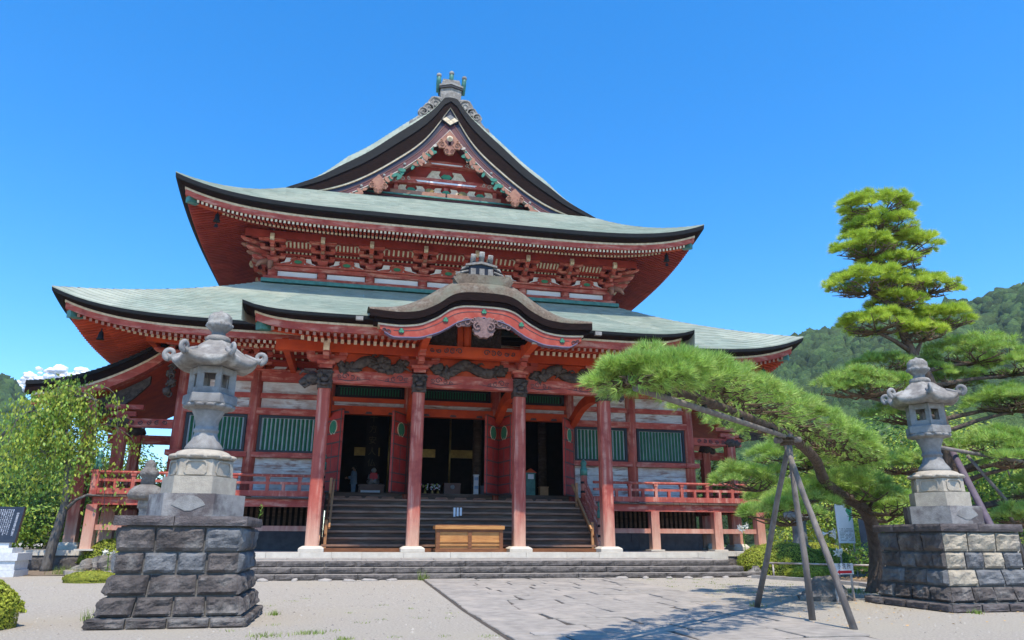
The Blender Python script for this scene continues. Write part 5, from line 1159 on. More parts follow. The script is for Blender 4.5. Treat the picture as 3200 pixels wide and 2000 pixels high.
# ---- leafy trees
def leaves(mb, blobs, n, size, rg, m=0, shell=.75, droop=0., asp=.55):
    vol = [b[1][0]*b[1][1]*b[1][2] for b in blobs]; tot = sum(v**.75 for v in vol)
    for (c, r), v in zip(blobs, vol):
        for _ in range(int(n*v**.75/tot)):
            d = Vector((rg.gauss(0, 1), rg.gauss(0, 1), rg.gauss(0, 1))).normalized(); q = shell+(1-shell)*rg.random() if rg.random() < .75 else rg.random()**.5
            k = 1+.28*noise.noise(d*2.3+Vector(c)); p = Vector((c[0]+d.x*r[0]*q*k, c[1]+d.y*r[1]*q*k, c[2]+d.z*r[2]*q*k))
            nrm = (d+Vector((rg.uniform(-.8, .8), rg.uniform(-.8, .8), rg.uniform(-.2, 1.1)))).normalized(); a = nrm.orthogonal().normalized()
            a = (a*math.cos(rg.random()*6.28)+nrm.cross(a)*math.sin(rg.random()*6.28)); a.z -= droop; a.normalize(); b = nrm.cross(a).normalized()
            L = size*rg.uniform(.6, 1.3); w = L*asp; i = len(mb.v)
            mb.v += [tuple(p-a*L*.5), tuple(p+b*w*.5+a*L*.05), tuple(p+a*L*.5), tuple(p-b*w*.5+a*L*.05)]; mb.f.append((i, i+1, i+2, i+3)); mb.m.append(m); mb.s.append(False)
def leafy_tree(name, label, base, h, blobs, n, size, mats, trunk_r=.16, bark=GBARK, seed=1, group=None, cat='tree', droop=0.):
    r = random.Random(seed); t = thing(name, label, cat, base, 0, group); B = Vector(base)
    g = MB(); top = Vector((blobs[0][0][0], blobs[0][0][1], base[2]+h*.75)); q = [B+Vector((0, 0, -.1)), B.lerp(top, .35)+Vector((r.uniform(-.15, .15), 0, 0)), B.lerp(top, .7)+Vector((r.uniform(-.2, .2), 0, 0)), top]
    g.tube(smoothT([tuple(a) for a in q], 4), [trunk_r*(1-.8*k/12) for k in range(13)], 8)
    for c, rr in blobs:
        s = B.lerp(top, r.uniform(.35, .8)); e = Vector(c); g.tube([s, s.lerp(e, .5)+Vector((0, 0, .1)), e], [trunk_r*.4, trunk_r*.28, trunk_r*.1], 6)
        for j in range(3):
            f = s.lerp(e, r.uniform(.5, 1)); d = Vector((r.uniform(-1, 1)*rr[0], r.uniform(-1, 1)*rr[1], r.uniform(-.3, .9)*rr[2]))*.7; g.tube([f, f+d*.5, f+d], [trunk_r*.14, trunk_r*.1, trunk_r*.04], 5)
    part('trunk', g, bark, t)
    g = MB(); leaves(g, blobs, n, size, r, 0, .7, droop)
    g.m = [min(len(mats)-1, int(r.random()**1.3*len(mats))) for _ in g.f]; part('crown', g, mats, t, True); return t
# weeping tree at the left
wt = thing('weeping_tree', 'weeping tree with cascading yellow-green leaves beside the left veranda', 'tree', (-15.2, 2.6, .2))
g = MB(); q = smoothT([(-15.15, 2.6, .1), (-15.05, 2.6, 1.2), (-14.9, 2.6, 2.6), (-15.0, 2.6, 3.8), (-15.3, 2.5, 5.2), (-15.6, 2.4, 6.2)], 4); g.tube(q, [.20*(1-.7*k/20) for k in range(21)], 9)
g.tube([(-14.95, 2.6, 2.2), (-14.5, 2.5, 2.7), (-14.1, 2.4, 2.9), (-13.6, 2.3, 2.85)], [.08, .06, .045, .02], 6)
rw = random.Random(41); lv = MB()
for k in range(112):
    a = rw.random()*6.28; R_ = rw.uniform(.4, 2.55)*(1 if math.sin(a) > -.3 else .8); s = Vector((-15.5+rw.uniform(-.6, .4), 2.4+rw.uniform(-.4, .4), rw.uniform(4.0, 6.7)))
    if math.cos(a) < 0: R_ *= 1.25
    out = Vector((math.cos(a)*R_*1.0, math.sin(a)*R_*.75, 0)); hgt = s.z+rw.uniform(.2, .9)*(1-R_*.18); drop = rw.uniform(1.2, 3.6)*(.5+.2*R_)
    p1 = s+out*.5; p1.z = hgt; p2 = s+out*.92; p2.z = hgt-.35; p3 = s+out*1.05; p3.z = max(2.4 if R_ < 1.6 else 1.5, hgt-drop*.6); p4 = s+out*1.1+Vector((rw.uniform(-.1, .1), 0, 0)); p4.z = max(2.1 if R_ < 1.6 else .9, hgt-drop)
    C = smoothT([tuple(s), tuple(p1), tuple(p2), tuple(p3), tuple(p4)], 6)
    if k % 3 == 0: g.tube(C[::2], [.02*(1-.8*j/12) for j in range(len(C[::2]))], 4)
    for j in range(80):
        t = rw.random()**.8; p = Vector(C[int((.15+.85*t)*(len(C)-1))])+Vector((rw.gauss(0, .17), rw.gauss(0, .17), rw.gauss(0, .12)))
        d = Vector((rw.uniform(-.7, .7), rw.uniform(-.7, .7), -1)).normalized(); b = d.cross(Vector((rw.gauss(0, 1), rw.gauss(0, 1), rw.gauss(0, .4)))).normalized(); L = rw.uniform(.09, .19); i = len(lv.v)
        lv.v += [tuple(p), tuple(p+d*L*.45+b*L*.27), tuple(p+d*L), tuple(p+d*L*.45-b*L*.27)]; lv.f.append((i, i+1, i+2, i+3)); lv.m.append(0 if rw.random() < .42 else 1); lv.s.append(False)
part('trunk', g, GBARK, wt); part('crown', lv, [LEAF, LEAFY], wt, True)
g = MB(); r_ = random.Random(9)
q = [(-17.3, 2.2, 5.0), (-16.6, 2.2, 5.9), (-15.6, 2.3, 6.5), (-14.9, 2.3, 6.6), (-14.3, 2.3, 6.45)]; g.tube(smoothT(q, 3), [.05]*13, 5)
for k in range(8): a = Vector(smoothT(q, 3)[2+k]); g.tube([a, a+Vector((r_.uniform(-.3, .3), 0, r_.uniform(.2, .6)))], [.015, .004], 4)
part('bare_branch', g, GBARK, wt)
# background trees at the left
BG = 'garden trees behind the hall'
for k, (b, h, bl, n, sz, ms) in enumerate((
    ((-20, 14, .2), 6, [((-20, 14, 4.2), (2.6, 2.2, 2.2)), ((-18.3, 15, 3.3), (1.9, 1.8, 1.6)), ((-21.8, 14, 3.0), (1.8, 1.8, 1.6))], 6000, .22, [LEAFD, LEAF]),
    ((-17.2, 18, .2), 5, [((-17.2, 18, 3.8), (2.4, 2, 1.8)), ((-15.4, 18, 3.2), (1.6, 1.6, 1.5))], 5000, .2, [LEAF, LEAFY, LEAFD]),
    ((-20.5, 24, .2), 9, [((-20.5, 24, 6.0), (3.2, 2.8, 2.6)), ((-18, 24.5, 4.6), (2.4, 2.2, 2.)), ((-22.8, 24, 4.6), (2.4, 2.2, 2.))], 6000, .28, [LEAFD, LEAF]),
    ((-24.5, 9, .2), 7, [((-24.5, 9, 5.2), (2.6, 2.2, 2.4)), ((-23, 8, 3.2), (2.0, 1.8, 1.8))], 5200, .24, [LEAF, LEAFD]),
    ((-17.0, 7.5, .2), 3.2, [((-17.0, 7.5, 2.0), (1.5, 1.2, 1.2)), ((-15.9, 7.2, 1.5), (1., .9, .9)), ((-18.2, 7.5, 1.6), (1.2, 1, 1))], 4600, .15, [LEAF, LEAFD, LEAFY]),
    ((-19.6, 6.0, .2), 3.4, [((-19.6, 6.0, 2.2), (1.5, 1.3, 1.4)), ((-18.3, 5.6, 1.5), (1.2, 1, 1))], 4200, .16, [LEAF, LEAFY]))):
    leafy_tree('garden_tree', ('dark broad tree behind the weeping tree', 'sunlit yellow-green tree seen under the left side porch', 'tall dark tree far behind the left side porch', 'leafy tree at the left picture edge above the stone tablet', 'low leafy tree beside the left porch post', 'green shrubby tree behind the slate tablet')[k], b, h, bl, n, sz, ms, .14, GBARK, 60+k, BG)
# background trees at the right
for k, (b, h, bl, n, sz, ms) in enumerate((
    ((20, 6, .2), 6.5, [((20, 6, 5.0), (3.0, 2.2, 1.9)), ((17.6, 6.4, 3.6), (2.0, 1.8, 1.8)), ((22.6, 6, 3.9), (2.2, 2, 2))], 8000, .2, [LEAF, LEAFY, LEAFD]),
    ((25, 3, .2), 8, [((25, 3, 5.6), (3.0, 2.6, 2.2)), ((22.6, 2.4, 3.8), (2.2, 2, 1.9)), ((27.5, 2.5, 4.3), (2.4, 2, 2.2))], 8000, .21, [LEAFY, LEAF]),
    ((21.5, -2, .1), 6, [((21.5, -2, 4.0), (2.6, 2.2, 2.0)), ((19.6, -2.2, 2.8), (1.8, 1.6, 1.6)), ((23.6, -2, 3.), (2, 2, 1.7))], 7500, .18, [LEAF, LEAFY, LEAFD]),
    ((17.5, 11, .2), 6, [((17.5, 11, 4.4), (2.2, 2, 1.8)), ((19.2, 11.5, 3.6), (1.9, 1.8, 1.8))], 6000, .2, [LEAF, LEAFD]),
    ((16.2, .8, .1), 3.6, [((16.2, .8, 2.3), (1.6, 1.4, 1.3)), ((17.8, .6, 1.9), (1.4, 1.2, 1.2)), ((14.9, 1.8, 1.5), (.95, .9, .8))], 7000, .13, [LEAFY, LEAF]),
    ((15.6, -2.6, .1), 2.6, [((15.6, -2.6, 1.5), (1.3, 1.1, 1.0)), ((17, -2.9, 1.5), (1.3, 1.1, 1.1))], 6000, .12, [LEAFY, LEAF]),
    ((19.5, -5.5, .1), 5, [((19.5, -5.5, 3.2), (2.0, 1.6, 1.6)), ((18.0, -5.3, 1.8), (1.6, 1.3, 1.4)), ((21.2, -5.5, 2.2), (1.7, 1.5, 1.6))], 6500, .15, [LEAF, LEAFD, LEAFY]),
    ((30, 12, .2), 10, [((30, 12, 7.2), (3.6, 3, 2.6)), ((27, 12.5, 5.6), (2.8, 2.4, 2.2)), ((33, 12, 5.8), (3, 2.6, 2.6))], 7000, .3, [LEAFD, LEAF]),
    ((12.6, -6.2, .1), 1.5, [((12.6, -6.2, .75), (.8, .6, .6)), ((13.6, -6.0, .8), (.8, .6, .65)), ((14.6, -6.2, .9), (.9, .7, .75))], 4500, .10, [LEAF, LEAFY]))):
    leafy_tree('garden_tree', ('broad sunlit tree right of the hall eaves', 'tall light-green tree behind the tall pine', 'dense green tree behind the right lantern shaft', 'dark tree framed by the right veranda post', 'yellow-green shrubby tree behind the right veranda corner', 'bright bushy tree behind the grey standing lantern', 'leafy tree at the right picture edge behind the pedestal', 'largest dark tree in front of the wooded hill', 'low leafy hedge behind the white notice boards')[k], b, h, bl, n, sz, ms, .13, GBARK, 90+k, 'garden trees right of the hall')
# clipped azalea domes
def azalea(label, c, r, n, seed, sz=.05, mats=(AZAL, LEAFY)):
    rr = random.Random(seed); t = thing('azalea_bush', label, 'bush', (c[0], c[1], gz(c[1])), 0, 'clipped azalea bushes')
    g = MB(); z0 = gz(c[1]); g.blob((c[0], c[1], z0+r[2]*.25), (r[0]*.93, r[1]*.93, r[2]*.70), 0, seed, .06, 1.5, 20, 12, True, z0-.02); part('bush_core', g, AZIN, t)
    g = MB()
    for _ in range(n):
        d = Vector((rr.gauss(0, 1), rr.gauss(0, 1), abs(rr.gauss(0, 1))*.9+.02)).normalized(); k = 1+.07*noise.noise(d*3+Vector((seed, 0, 0)))+.04*noise.noise(d*9+Vector((seed, 4, 0)))-.05*rr.random()
        p = Vector((c[0]+d.x*r[0]*k, c[1]+d.y*r[1]*k, z0+r[2]*.25+d.z*r[2]*.75*k)); nr = (d+Vector((rr.uniform(-.6, .6), rr.uniform(-.6, .6), rr.uniform(-.2, .6)))).normalized(); a = nr.orthogonal().normalized(); an = rr.random()*6.28; b = nr.cross(a); a, b = a*math.cos(an)+b*math.sin(an), b*math.cos(an)-a*math.sin(an); L = sz*rr.uniform(.6, 1.3); i = len(g.v)
        for _l in range(1): g.v += [tuple(p-a*L*.5), tuple(p+b*L*.3), tuple(p+a*L*.5+nr*L*.3), tuple(p-b*L*.3)]; g.f.append((i, i+1, i+2, i+3)); g.m.append(0 if rr.random() < .8 else 1); g.s.append(False)
        zz = p.z
    # skirt
    for _ in range(n//5):
        a = rr.random()*6.28; p = Vector((c[0]+math.cos(a)*r[0]*.97, c[1]+math.sin(a)*r[1]*.97, z0+r[2]*.3*rr.random())); L = sz*rr.uniform(.7, 1.3); d = Vector((math.cos(a), math.sin(a), rr.uniform(-.3, .6))); s = d.orthogonal().normalized(); i = len(g.v); u = s.cross(d)
        g.v += [tuple(p-u*L*.5), tuple(p+s*L*.3), tuple(p+u*L*.5), tuple(p-s*L*.3)]; g.f.append((i, i+1, i+2, i+3)); g.m.append(0); g.s.append(False)
    part('leaves', g, list(mats), t, True); return t
azalea('round azalea bush cut off by the left picture edge', (-10.47, -14.6, 0), (1.1, .95, .84), 11000, 3, .06)
azalea('clipped azalea dome behind the left pedestal', (-12.9, 3.4, .1), (1.5, 1.1, 1.2), 7000, 4, .07)
azalea('low mossy azalea cushion left of the dark pedestal', (-11.5, -4.2, .1), (.75, .55, .30), 5200, 5, .06, (MOSS, AZAL))
azalea('large clipped azalea dome at the right end of the steps', (11.6, -2.6, .1), (1.75, 1.3, 1.15), 12000, 6, .06)
azalea('smaller azalea dome right of the large one', (13.3, -2.9, .1), (1.1, 1.0, .95), 6000, 7, .06)
azalea('small azalea ball behind the large dome by the veranda post', (12.4, .1, .1), (.55, .5, .85), 3600, 8, .06)
azalea('flat azalea cushion along the kerb by the prop legs', (11.2, -5.0, .1), (1.0, .5, .42), 4200, 9, .06)
azalea('azalea dome beneath the grey standing lantern', (14.6, -.6, .1), (1.4, .9, 1.15), 5000, 10, .07)
# ------------------------------------------------------------------ hills
def hill(name, az, R0, R1, seed, n_tree, amin, amax):
    g = MB(); A = [amin+(amax-amin)*k/60 for k in range(61)]
    def H(a): return interp(a, az)
    def hz(a, r):
        t = (r-R0)/(R1-R0); h = R1*H(a)*(max(0, min(1, t))**1.15 if t <= 1 else max(0, 1-(t-1)*1.2)); return h-2+6*noise.noise(Vector((a*9, r*.02, seed)))*min(1, max(0, t)*3)
    rs = [R0+(R1-R0)*k/14 for k in range(15)]+[R1*1.25, R1*1.7]
    pos = lambda a, r, dz=0: (CAM.x+r*math.sin(a), CAM.y+r*math.cos(a), max(-1, hz(a, r))+dz)
    g.rings([[pos(a, r) for a in A] for r in rs], 0, True, False, False); o = struct(name, g, [FOR])
    f = MB(); rr = random.Random(seed)
    for k in range(n_tree):
        a = rr.uniform(amin, amax); r = R0*1.02+(R1*1.06-R0)*math.sqrt(rr.random()); s = rr.uniform(1.3, 4.0)*(.75+.5*rr.random()); p = pos(a, r, s*.5)
        f.blob(p, (s, s, s*rr.uniform(.9, 1.35)), 0, k*.37, .65, 1.9, 7, 5)
    w = part('wooded_slope', f, FOR, None); w['kind'] = 'stuff'; w['label'] = 'dense green woodland covering the hill '+('right' if amin > 0 else 'left')+' of the hall'; w['category'] = 'woodland'
hill('hill', [(.30, .13), (.45, .20), (.525, .235), (.609, .255), (.654, .262), (.725, .267), (.793, .272), (.828, .277), (.863, .285), (.93, .30), (1.2, .25)], 120, 420, 3, 10500, .30, 1.2)
hill('hill', [(-1.0, .12), (-.6, .20), (-.481, .190), (-.421, .182), (-.402, .172), (-.39, .158), (-.375, .13), (-.34, .09), (-.28, .05)], 160, 520, 8, 3200, -.9, -.28)
g = MB(); rr = random.Random(2)
for k in range(300):
    u = rr.gauss(0, .42); a = -.338+.07*u; top = .197*(1-.06*u*u)-.012*abs(noise.noise(Vector((u*3, 0, 0)))); el = top-.03*rr.random()**.7; r = 2300+rr.uniform(-60, 60); s = rr.uniform(3, 11)
    g.blob((CAM.x+r*math.sin(a), CAM.y+r*math.cos(a), r*el), (s*1.8, s*1.4, s), 0, k, .5, 1.8, 10, 7)
c = part('cloud', g, CLOUD, None); c['kind'] = 'stuff'; c['label'] = 'small white cloud bank low above the left hill'; c['category'] = 'cloud'
# ------------------------------------------------------------------ small things
# offering box
t = thing('offering_box', 'honey-coloured wooden offering box at the foot of the stairs', 'box', (0, -.5, G0)); X0, X1, Y0, Y1 = -1.22, 1.26, -.75, .02
g = MB(); g.bb(X0+.04, X1-.04, Y0+.05, Y1, G0+.1, 1.74); part('body', g, WOOD, t)
for x in (X0+.06, (X0+X1)/2, X1-.06): g = MB(); g.bb(x-.07, x+.07, Y0, Y0+.08, G0+.08, 1.72); part('stile', g, WOOD2, t)
g = MB(); g.bb(X0-.03, X1+.03, Y0-.03, Y1+.03, G0, G0+.13); part('plinth', g, WOOD2, t)
g = MB(); g.bb(X0-.06, X1+.06, Y0-.06, Y1+.04, 1.70, 1.83); part('top_frame', g, WOOD, t)
for z in (1.12, 1.24): g = MB(); g.bb(X0+.1, X1-.1, Y0+.01, Y0+.05, z, z+.05); part('rail', g, WOOD, t)
g = MB(); g.bb(X0+.1, X1-.1, Y0+.02, Y0+.05, 1.60, 1.70); part('rail', g, WOOD2, t)
for k in range(9): g = MB(); y = Y0+.06+k*.08; g.bb(X0+.05, X1-.05, y, y+.03, 1.83, 1.86); part('grille_bar', g, WOOD2, t)
# little notice rack on the stairs
t = thing('notice_rack', 'small dark rack of white slips on the wooden stairs', 'rack', (-.05, 2.0, 2.3)); g = MB(); g.bb(-.32, .16, 1.98, 2.04, 2.16, 2.62); part('board', g, DW, t)
for k in range(3): g = MB(); g.bb(-.25+.13*k, -.17+.13*k, 1.95, 1.975, 2.22+.02*k, 2.58); part('slip', g, WP, t)
# slate tablet on granite base, left
t = thing('inscribed_tablet', 'black inscribed slate tablet on a stepped white granite base', 'tablet', (-15.9, -.9, .13)); c = (-15.75, -.45)
for nm, hw, hd, z0, z1 in (('base_course', .98, .55, .10, .34), ('base_course', .94, .52, .345, .62), ('base_course', 1.0, .57, .625, .86), ('base_course', .74, .38, .865, 1.02)):
    g = MB(); g.bb(c[0]-hw, c[0]+hw, c[1]-hd, c[1]+hd, z0, z1); part(nm, g, GRANITE, t)
g = MB(); a = .17; q = [(-.14, 0), (.02, 0), (.02+.28, 1.15), (-.14+.28, 1.15)]; w = .66
g.bb(c[0]-.5, c[0]+.5, c[1]-.1, c[1]+.12, 1.02, 1.20); part('tablet_foot', g, GRANITE, t)
g = MB(); g.plate([(c[1]+y, 1.18+z) for y, z in q], c[0]-w, c[0]+w, ax='x'); sl = part('slate', g, SLATE, t)
INSC = mat('inscription_white', (.52, .55, .62), (.35, .38, .45), 40, .6)
rr = random.Random(3); g = MB()
def onsl(x, z): return (c[0]+x, c[1]-.14+.28*z/1.15-.006, 1.18+z)
def stroke(x0, z0, x1, z1): g.add([onsl(x0, z0), onsl(x1, z0), onsl(x1, z1), onsl(x0, z1)], [(0, 1, 2, 3)])
for k in range(16):
    x = w-.30-k*.062; z = 1.06; end = rr.uniform(.18, .4)
    while z > end:
        h = rr.uniform(.026, .036)
        for _ in range(3): o = rr.uniform(-.012, .012); stroke(x-.018+o*.3, z-rr.random()*h, x+.018, z-rr.random()*h*.3-.004) if rr.random() < .5 else stroke(x+o-.003, z-h, x+o+.003, z)
        z -= .044
part('inscription', g, INSC, sl)
link('title_text', text_mesh('title_text', '\n'.join('甲斐善光寺金堂山門重文'), .082, INSC, line=.85), sl, (c[0]+w-.14, c[1]-.14+.28*.58/1.15-.012, 1.18+.58), (math.pi/2-math.atan2(.28, 1.15), 0, 0))
# signs at the right
def board(name, label, c, w, h, z0, rot, cat, draw, post=True, thick=.03, bm=WHT):
    t = thing(name, label, cat, (c[0], c[1], gz(c[1])), rot); g = MB(); g.bb(-w/2, w/2, -thick/2, thick/2, z0, z0+h); b = lpart('panel', g, bm, t)
    if post:
        for x in (-w/2+.04, w/2-.04): g = MB(); g.bb(x-.02, x+.02, thick/2, thick/2+.04, -.05, z0+h*.9); lpart('leg', g, RUST, t)
    draw(t, b, w, h, z0, thick); return t
def text(s, size, loc, parent, m, name='lettering', al='CENTER'):
    return link(name, text_mesh(name, s, size, m, al), parent, loc, (math.pi/2, 0, 0))
def d_wash(t, b, w, h, z0, th):
    text('手 洗 所', .135, (0, -th/2-.003, z0+h*.70), b, HAIR)
    g = MB(); z = z0+h*.22; g.plate([(-.26, z), (-.17, z+.05), (-.17, z+.028), (.26, z+.028), (.26, z-.032), (-.17, z-.032), (-.17, z-.055)], -th/2-.004, -th/2+.001); lpart('arrow', g, REDP, b)
    for x in (-.30, .30): pass
board('direction_sign', 'low white sign with black characters and red arrow near the prop legs', (7.03, -12.44), .66, .245, .60, .30, 'sign', d_wash)
def d_map(t, b, w, h, z0, th):
    g = MB(); g.plate([(w*.12, z0+h-.02), (w*.46, z0+h-.02), (w*.46, z0+h*.62), (w*.36, z0+h*.55), (w*.22, z0+h*.50), (w*.28, z0+h*.62), (w*.10, z0+h*.75), (w*.2, z0+h*.85)], -th/2-.004, -th/2+.001); lpart('green_area', g, GREENP, b)
    g = MB(); g.plate([(-w*.42, z0+h*.90), (-w*.30, z0+h*.90), (-w*.34, z0+h*.96), (-w*.42, z0+h*.98)], -th/2-.004, -th/2+.001); lpart('green_area', g, GREENP, b)
    r = random.Random(4); g = MB()
    for i in range(9):
        for j in range(14):
            if r.random() < .7: x = -w*.42+w*.84*j/14; z = z0+h*(.06+.30*i/9); g.add([(x, -th/2-.003, z), (x+w*.045, -th/2-.003, z), (x+w*.045, -th/2-.003, z+h*.016), (x, -th/2-.003, z+h*.016)], [(0, 1, 2, 3)])
    lpart('printed_text', g, GREYP, b)
board('notice_board', 'tall white notice board with green patch on two white legs', (12.7, -5.0), .86, 1.45, 1.15, .30, 'sign', d_map)
def d_paper(t, b, w, h, z0, th):
    g = MB(); g.bb(-w*.36, w*.36, -th/2-.012, -th/2+.002, z0+h*.42, z0+h*.92); lpart('white_sheet', g, WHT, b)
    r = random.Random(6); g = MB()
    for i in range(16):
        x = -w*.30+w*.6*i/16; zz = z0+h*r.uniform(.47, .6); g.add([(x, -th/2-.014, zz), (x+w*.018, -th/2-.014, zz), (x+w*.018, -th/2-.014, z0+h*.88), (x, -th/2-.014, z0+h*.88)], [(0, 1, 2, 3)])
    lpart('printed_text', g, GREYP, b)
board('stone_notice', 'grey stone slab carrying a white sheet beside the leaning trunk', (13.45, -5.2), .62, 2.0, 0., .30, 'notice', d_paper, False, .28, FND)
# kerbs, guard rail, rocks
def kerb_line(name, label, pts, w, h, m):
    t = thing(name, label, 'kerb', (*pts[0][:2], gz(pts[0][1])))
    for (x0, y0), (x1, y1) in zip(pts, pts[1:]):
        L = math.hypot(x1-x0, y1-y0); n = max(1, int(L/1.1))
        for k in range(n):
            a = Vector((x0+(x1-x0)*k/n, y0+(y1-y0)*k/n, 0)); b = Vector((x0+(x1-x0)*(k+.985)/n, y0+(y1-y0)*(k+.985)/n, 0)); a.z = gz(a.y)+h/2-.02; b.z = gz(b.y)+h/2-.02
            g = MB(); g.beam(a, b, w, h); part('kerb_stone', g, m, t)
    return t
kerb_line('garden_kerb', 'low pale kerb edging the bed right of the steps', [(9.2, -4.6), (10.1, -6.2), (10.7, -8.2), (10.3, -10.4)], .28, .12, STEP)
kerb_line('garden_kerb', 'low pale kerb edging the bed behind the left pedestal', [(-10.2, -.6), (-13.4, -.2), (-14.0, 1.2)], .28, .16, STEP)
g = MB(); g.rings([[(x, y, gz(y)+.05+.10*noise.noise(Vector((x, y, 0)))) for x in (9.3, 10.5, 12, 14, 17, 24)] for y in (-9.5, -8, -6.4, -4.8, -3, 0, .8)], 0, True, False, False)
g.v = [(max(x, interp(y, [(-9.5, 10.55), (-8.2, 10.8), (-6.2, 10.2), (-4.6, 9.35), (.8, 9.8)])), y, z) for x, y, z in g.v]; o = part('garden_bed', g, SOIL, None); o['kind'] = 'structure'
g = MB(); g.rings([[(x, y, .16+.08*noise.noise(Vector((x, y, 2)))) for x in (-30, -22, -17, -14.2, -12, -10.2)] for y in (-.3, 1, 2, 3.2, 6, 12, 30)], 0, True, False, False); o = part('garden_bed', g, SOIL, None); o['kind'] = 'structure'
g = MB(); g.tube([(10.0, -6.9, .62), (11.2, -5.9, .64), (12.2, -7.5, .62)], .03, 6); 
t = thing('guard_rail', 'low brown pipe rail in front of the right azaleas', 'railing', (10.6, -5.3, gz(-5.3)))
g = MB(); g.tube([(9.6, -5.0, .62), (11.3, -6.1, .60), (13.6, -7.6, .58)], .032, 8); part('rail', g, RUST, t)
for p in ((9.7, -5.05), (11.4, -6.15), (13.2, -7.35)): g = MB(); g.tube([(p[0], p[1], 0), (p[0], p[1], .6)], .03, 8); part('post', g, RUST, t)
for k, (lab, c, r) in enumerate((('dark rounded boulder behind the white direction sign', (6.75, -12.0, .0), (.62, .36, .40)), ('grey boulder beside the slate tablet', (-13.6, 2.4, .2), (.55, .4, .32)), ('dark rock in front of the left azalea dome', (-12.9, 1.9, .2), (.5, .35, .48)), ('flat brown rock left of the azalea dome', (-13.3, 3.2, .25), (.7, .4, .35)), ('brown rock at the left foot of the large right azalea', (10.05, -3.3, .1), (.38, .3, .32)), ('dark rock beside the grey standing lantern', (13.4, -1.6, .2), (.55, .4, .75)))):
    g = MB(); g.blob(c, r, 0, k+2, .5, 1.5, 18, 12, False, gz(c[1])-.05); single('garden_rock', g, ROCK, lab, 'rock', 'garden rocks')
# smaller lanterns
def old_lantern(label, loc, s, kind):
    t = thing('garden_lantern', label, 'lantern', loc, 0, None)
    if kind:
        for nm, L, n, m in (('shaft', [(.30, 0), (.28, .1), (.17, .16), (.16, .95), (.20, 1.0)], 16, STS), ('platform', [(.22, .98), (.40, 1.08), (.42, 1.16), (.30, 1.2)], 6, STS), ('fire_box', [(.22, 1.18), (.21, 1.5)], 6, STS), ('roof', [(.3, 1.48), (.72, 1.52), (.76, 1.62), (.66, 1.78), (.4, 1.88), (.2, 1.93)], 6, STR), ('jewel', [(.18, 1.9), (.22, 2.1), (.16, 2.14), (.24, 2.24), (.2, 2.36), (.05, 2.46)], 16, STR)):
            g = MB(); g.lathe([(r*s, z*s) for r, z in L], (0, 0, 0), n, 0, n > 6); q = lpart(nm, g, m, t)
    else:
        for nm, L, n, m in (('base', [(.55, 0), (.5, .25), (.38, .3)], 6, STS), ('shaft', [(.34, .28), (.27, .4), (.25, 1.0), (.24, 1.6), (.30, 1.72)], 18, ST), ('platform', [(.34, 1.70), (.56, 1.82), (.58, 1.98), (.42, 2.02)], 6, ST), ('fire_box', [(.33, 2.0), (.32, 2.55)], 6, STS), ('roof', [(.4, 2.53), (.85, 2.60), (.88, 2.70), (.5, 2.95), (.25, 3.05)], 6, STR), ('jewel', [(.2, 3.02), (.24, 3.2), (.2, 3.3), (.04, 3.45)], 16, STR)):
            g = MB(); g.lathe([(r*s, z*s) for r, z in L], (0, 0, 0), n, 0, n > 6); lpart(nm, g, m, t)
    return t
t = thing('garden_lantern', 'small weathered snow-viewing style lantern half hidden behind the left lantern', 'lantern', (-11.2, -1.0, .13))
for nm, L, n, m in (('shaft', [(.34, 0), (.30, .2), (.16, .35), (.15, 2.1), (.2, 2.2)], 16, STS), ('fire_box', [(.24, 2.18), (.22, 2.5)], 6, STS), ('roof', [(.3, 2.44), (.54, 2.48), (.60, 2.60), (.56, 2.74), (.42, 2.88), (.25, 2.95)], 16, ROCK), ('jewel', [(.23, 2.93), (.22, 3.15), (.26, 3.22), (.34, 3.30), (.30, 3.40), (.22, 3.50), (.16, 3.58), (.19, 3.66), (.04, 3.80)], 16, ROCK)):
    g = MB(); g.lathe(L, (0, 0, 0), n, 0, True); g.v = [(x*(1+.10*noise.noise(Vector((x*3, y*3, z*2)))), y*(1+.1*noise.noise(Vector((x*3+5, y*3, z*2)))), z) for x, y, z in g.v]; lpart(nm, g, m, t)
old_lantern('grey standing lantern behind the prop legs', (13.5, -1.0, .2), 1.12, 0)
# white lilies
def lily(label, base, h, n, seed):
    r = random.Random(seed); t = thing('lily_plant', label, 'flower', base, 0, 'white lilies'); B = Vector(base); g = MB(); top = B+Vector((r.uniform(-.1, .1), 0, h)); g.tube([B, B.lerp(top, .5), top], [.018, .014, .008], 5)
    for k in range(26):
        p = B.lerp(top, r.uniform(.1, .95)); a = r.random()*6.28; d = Vector((math.cos(a), math.sin(a), .35))*.20; s = Vector((-math.sin(a), math.cos(a), 0))*.02; g.add([p-s, p+s, p+d], [(0, 1, 2)])
    part('stem', g, LEAF, t)
    for k in range(n):
        a = r.random()*6.28; d = Vector((math.cos(a)*.8, math.sin(a)*.8-.3, -.1)).normalized(); p = top+Vector((0, 0, -.05*k)); q = MB()
        q.tube([p, p+d*.10, p+d*.2], [.012, .03, .085], 7, cap=False)
        for j in range(6):
            b = 2*math.pi*j/6; o = d.orthogonal().normalized(); u = (o*math.cos(b)+d.cross(o)*math.sin(b)); c0 = p+d*.2+u*.07; s = u.cross(d)*.03; q.add([c0-s, c0+s, c0+u*.09-d*.02], [(0, 1, 2)])
        part('bloom', q, PETAL, t)
lily('white lily blooming in front of the right veranda post', (10.55, -1.9, .13), 1.75, 3, 1)
lily('tall white lilies left of the notice board', (11.5, -5.6, .1), 1.55, 4, 2)
lily('short white lilies below the notice board', (11.75, -5.7, .1), .95, 3, 3)
lily('white lily in front of the dark rock at the left', (-12.6, 1.0, .13), .75, 2, 4)
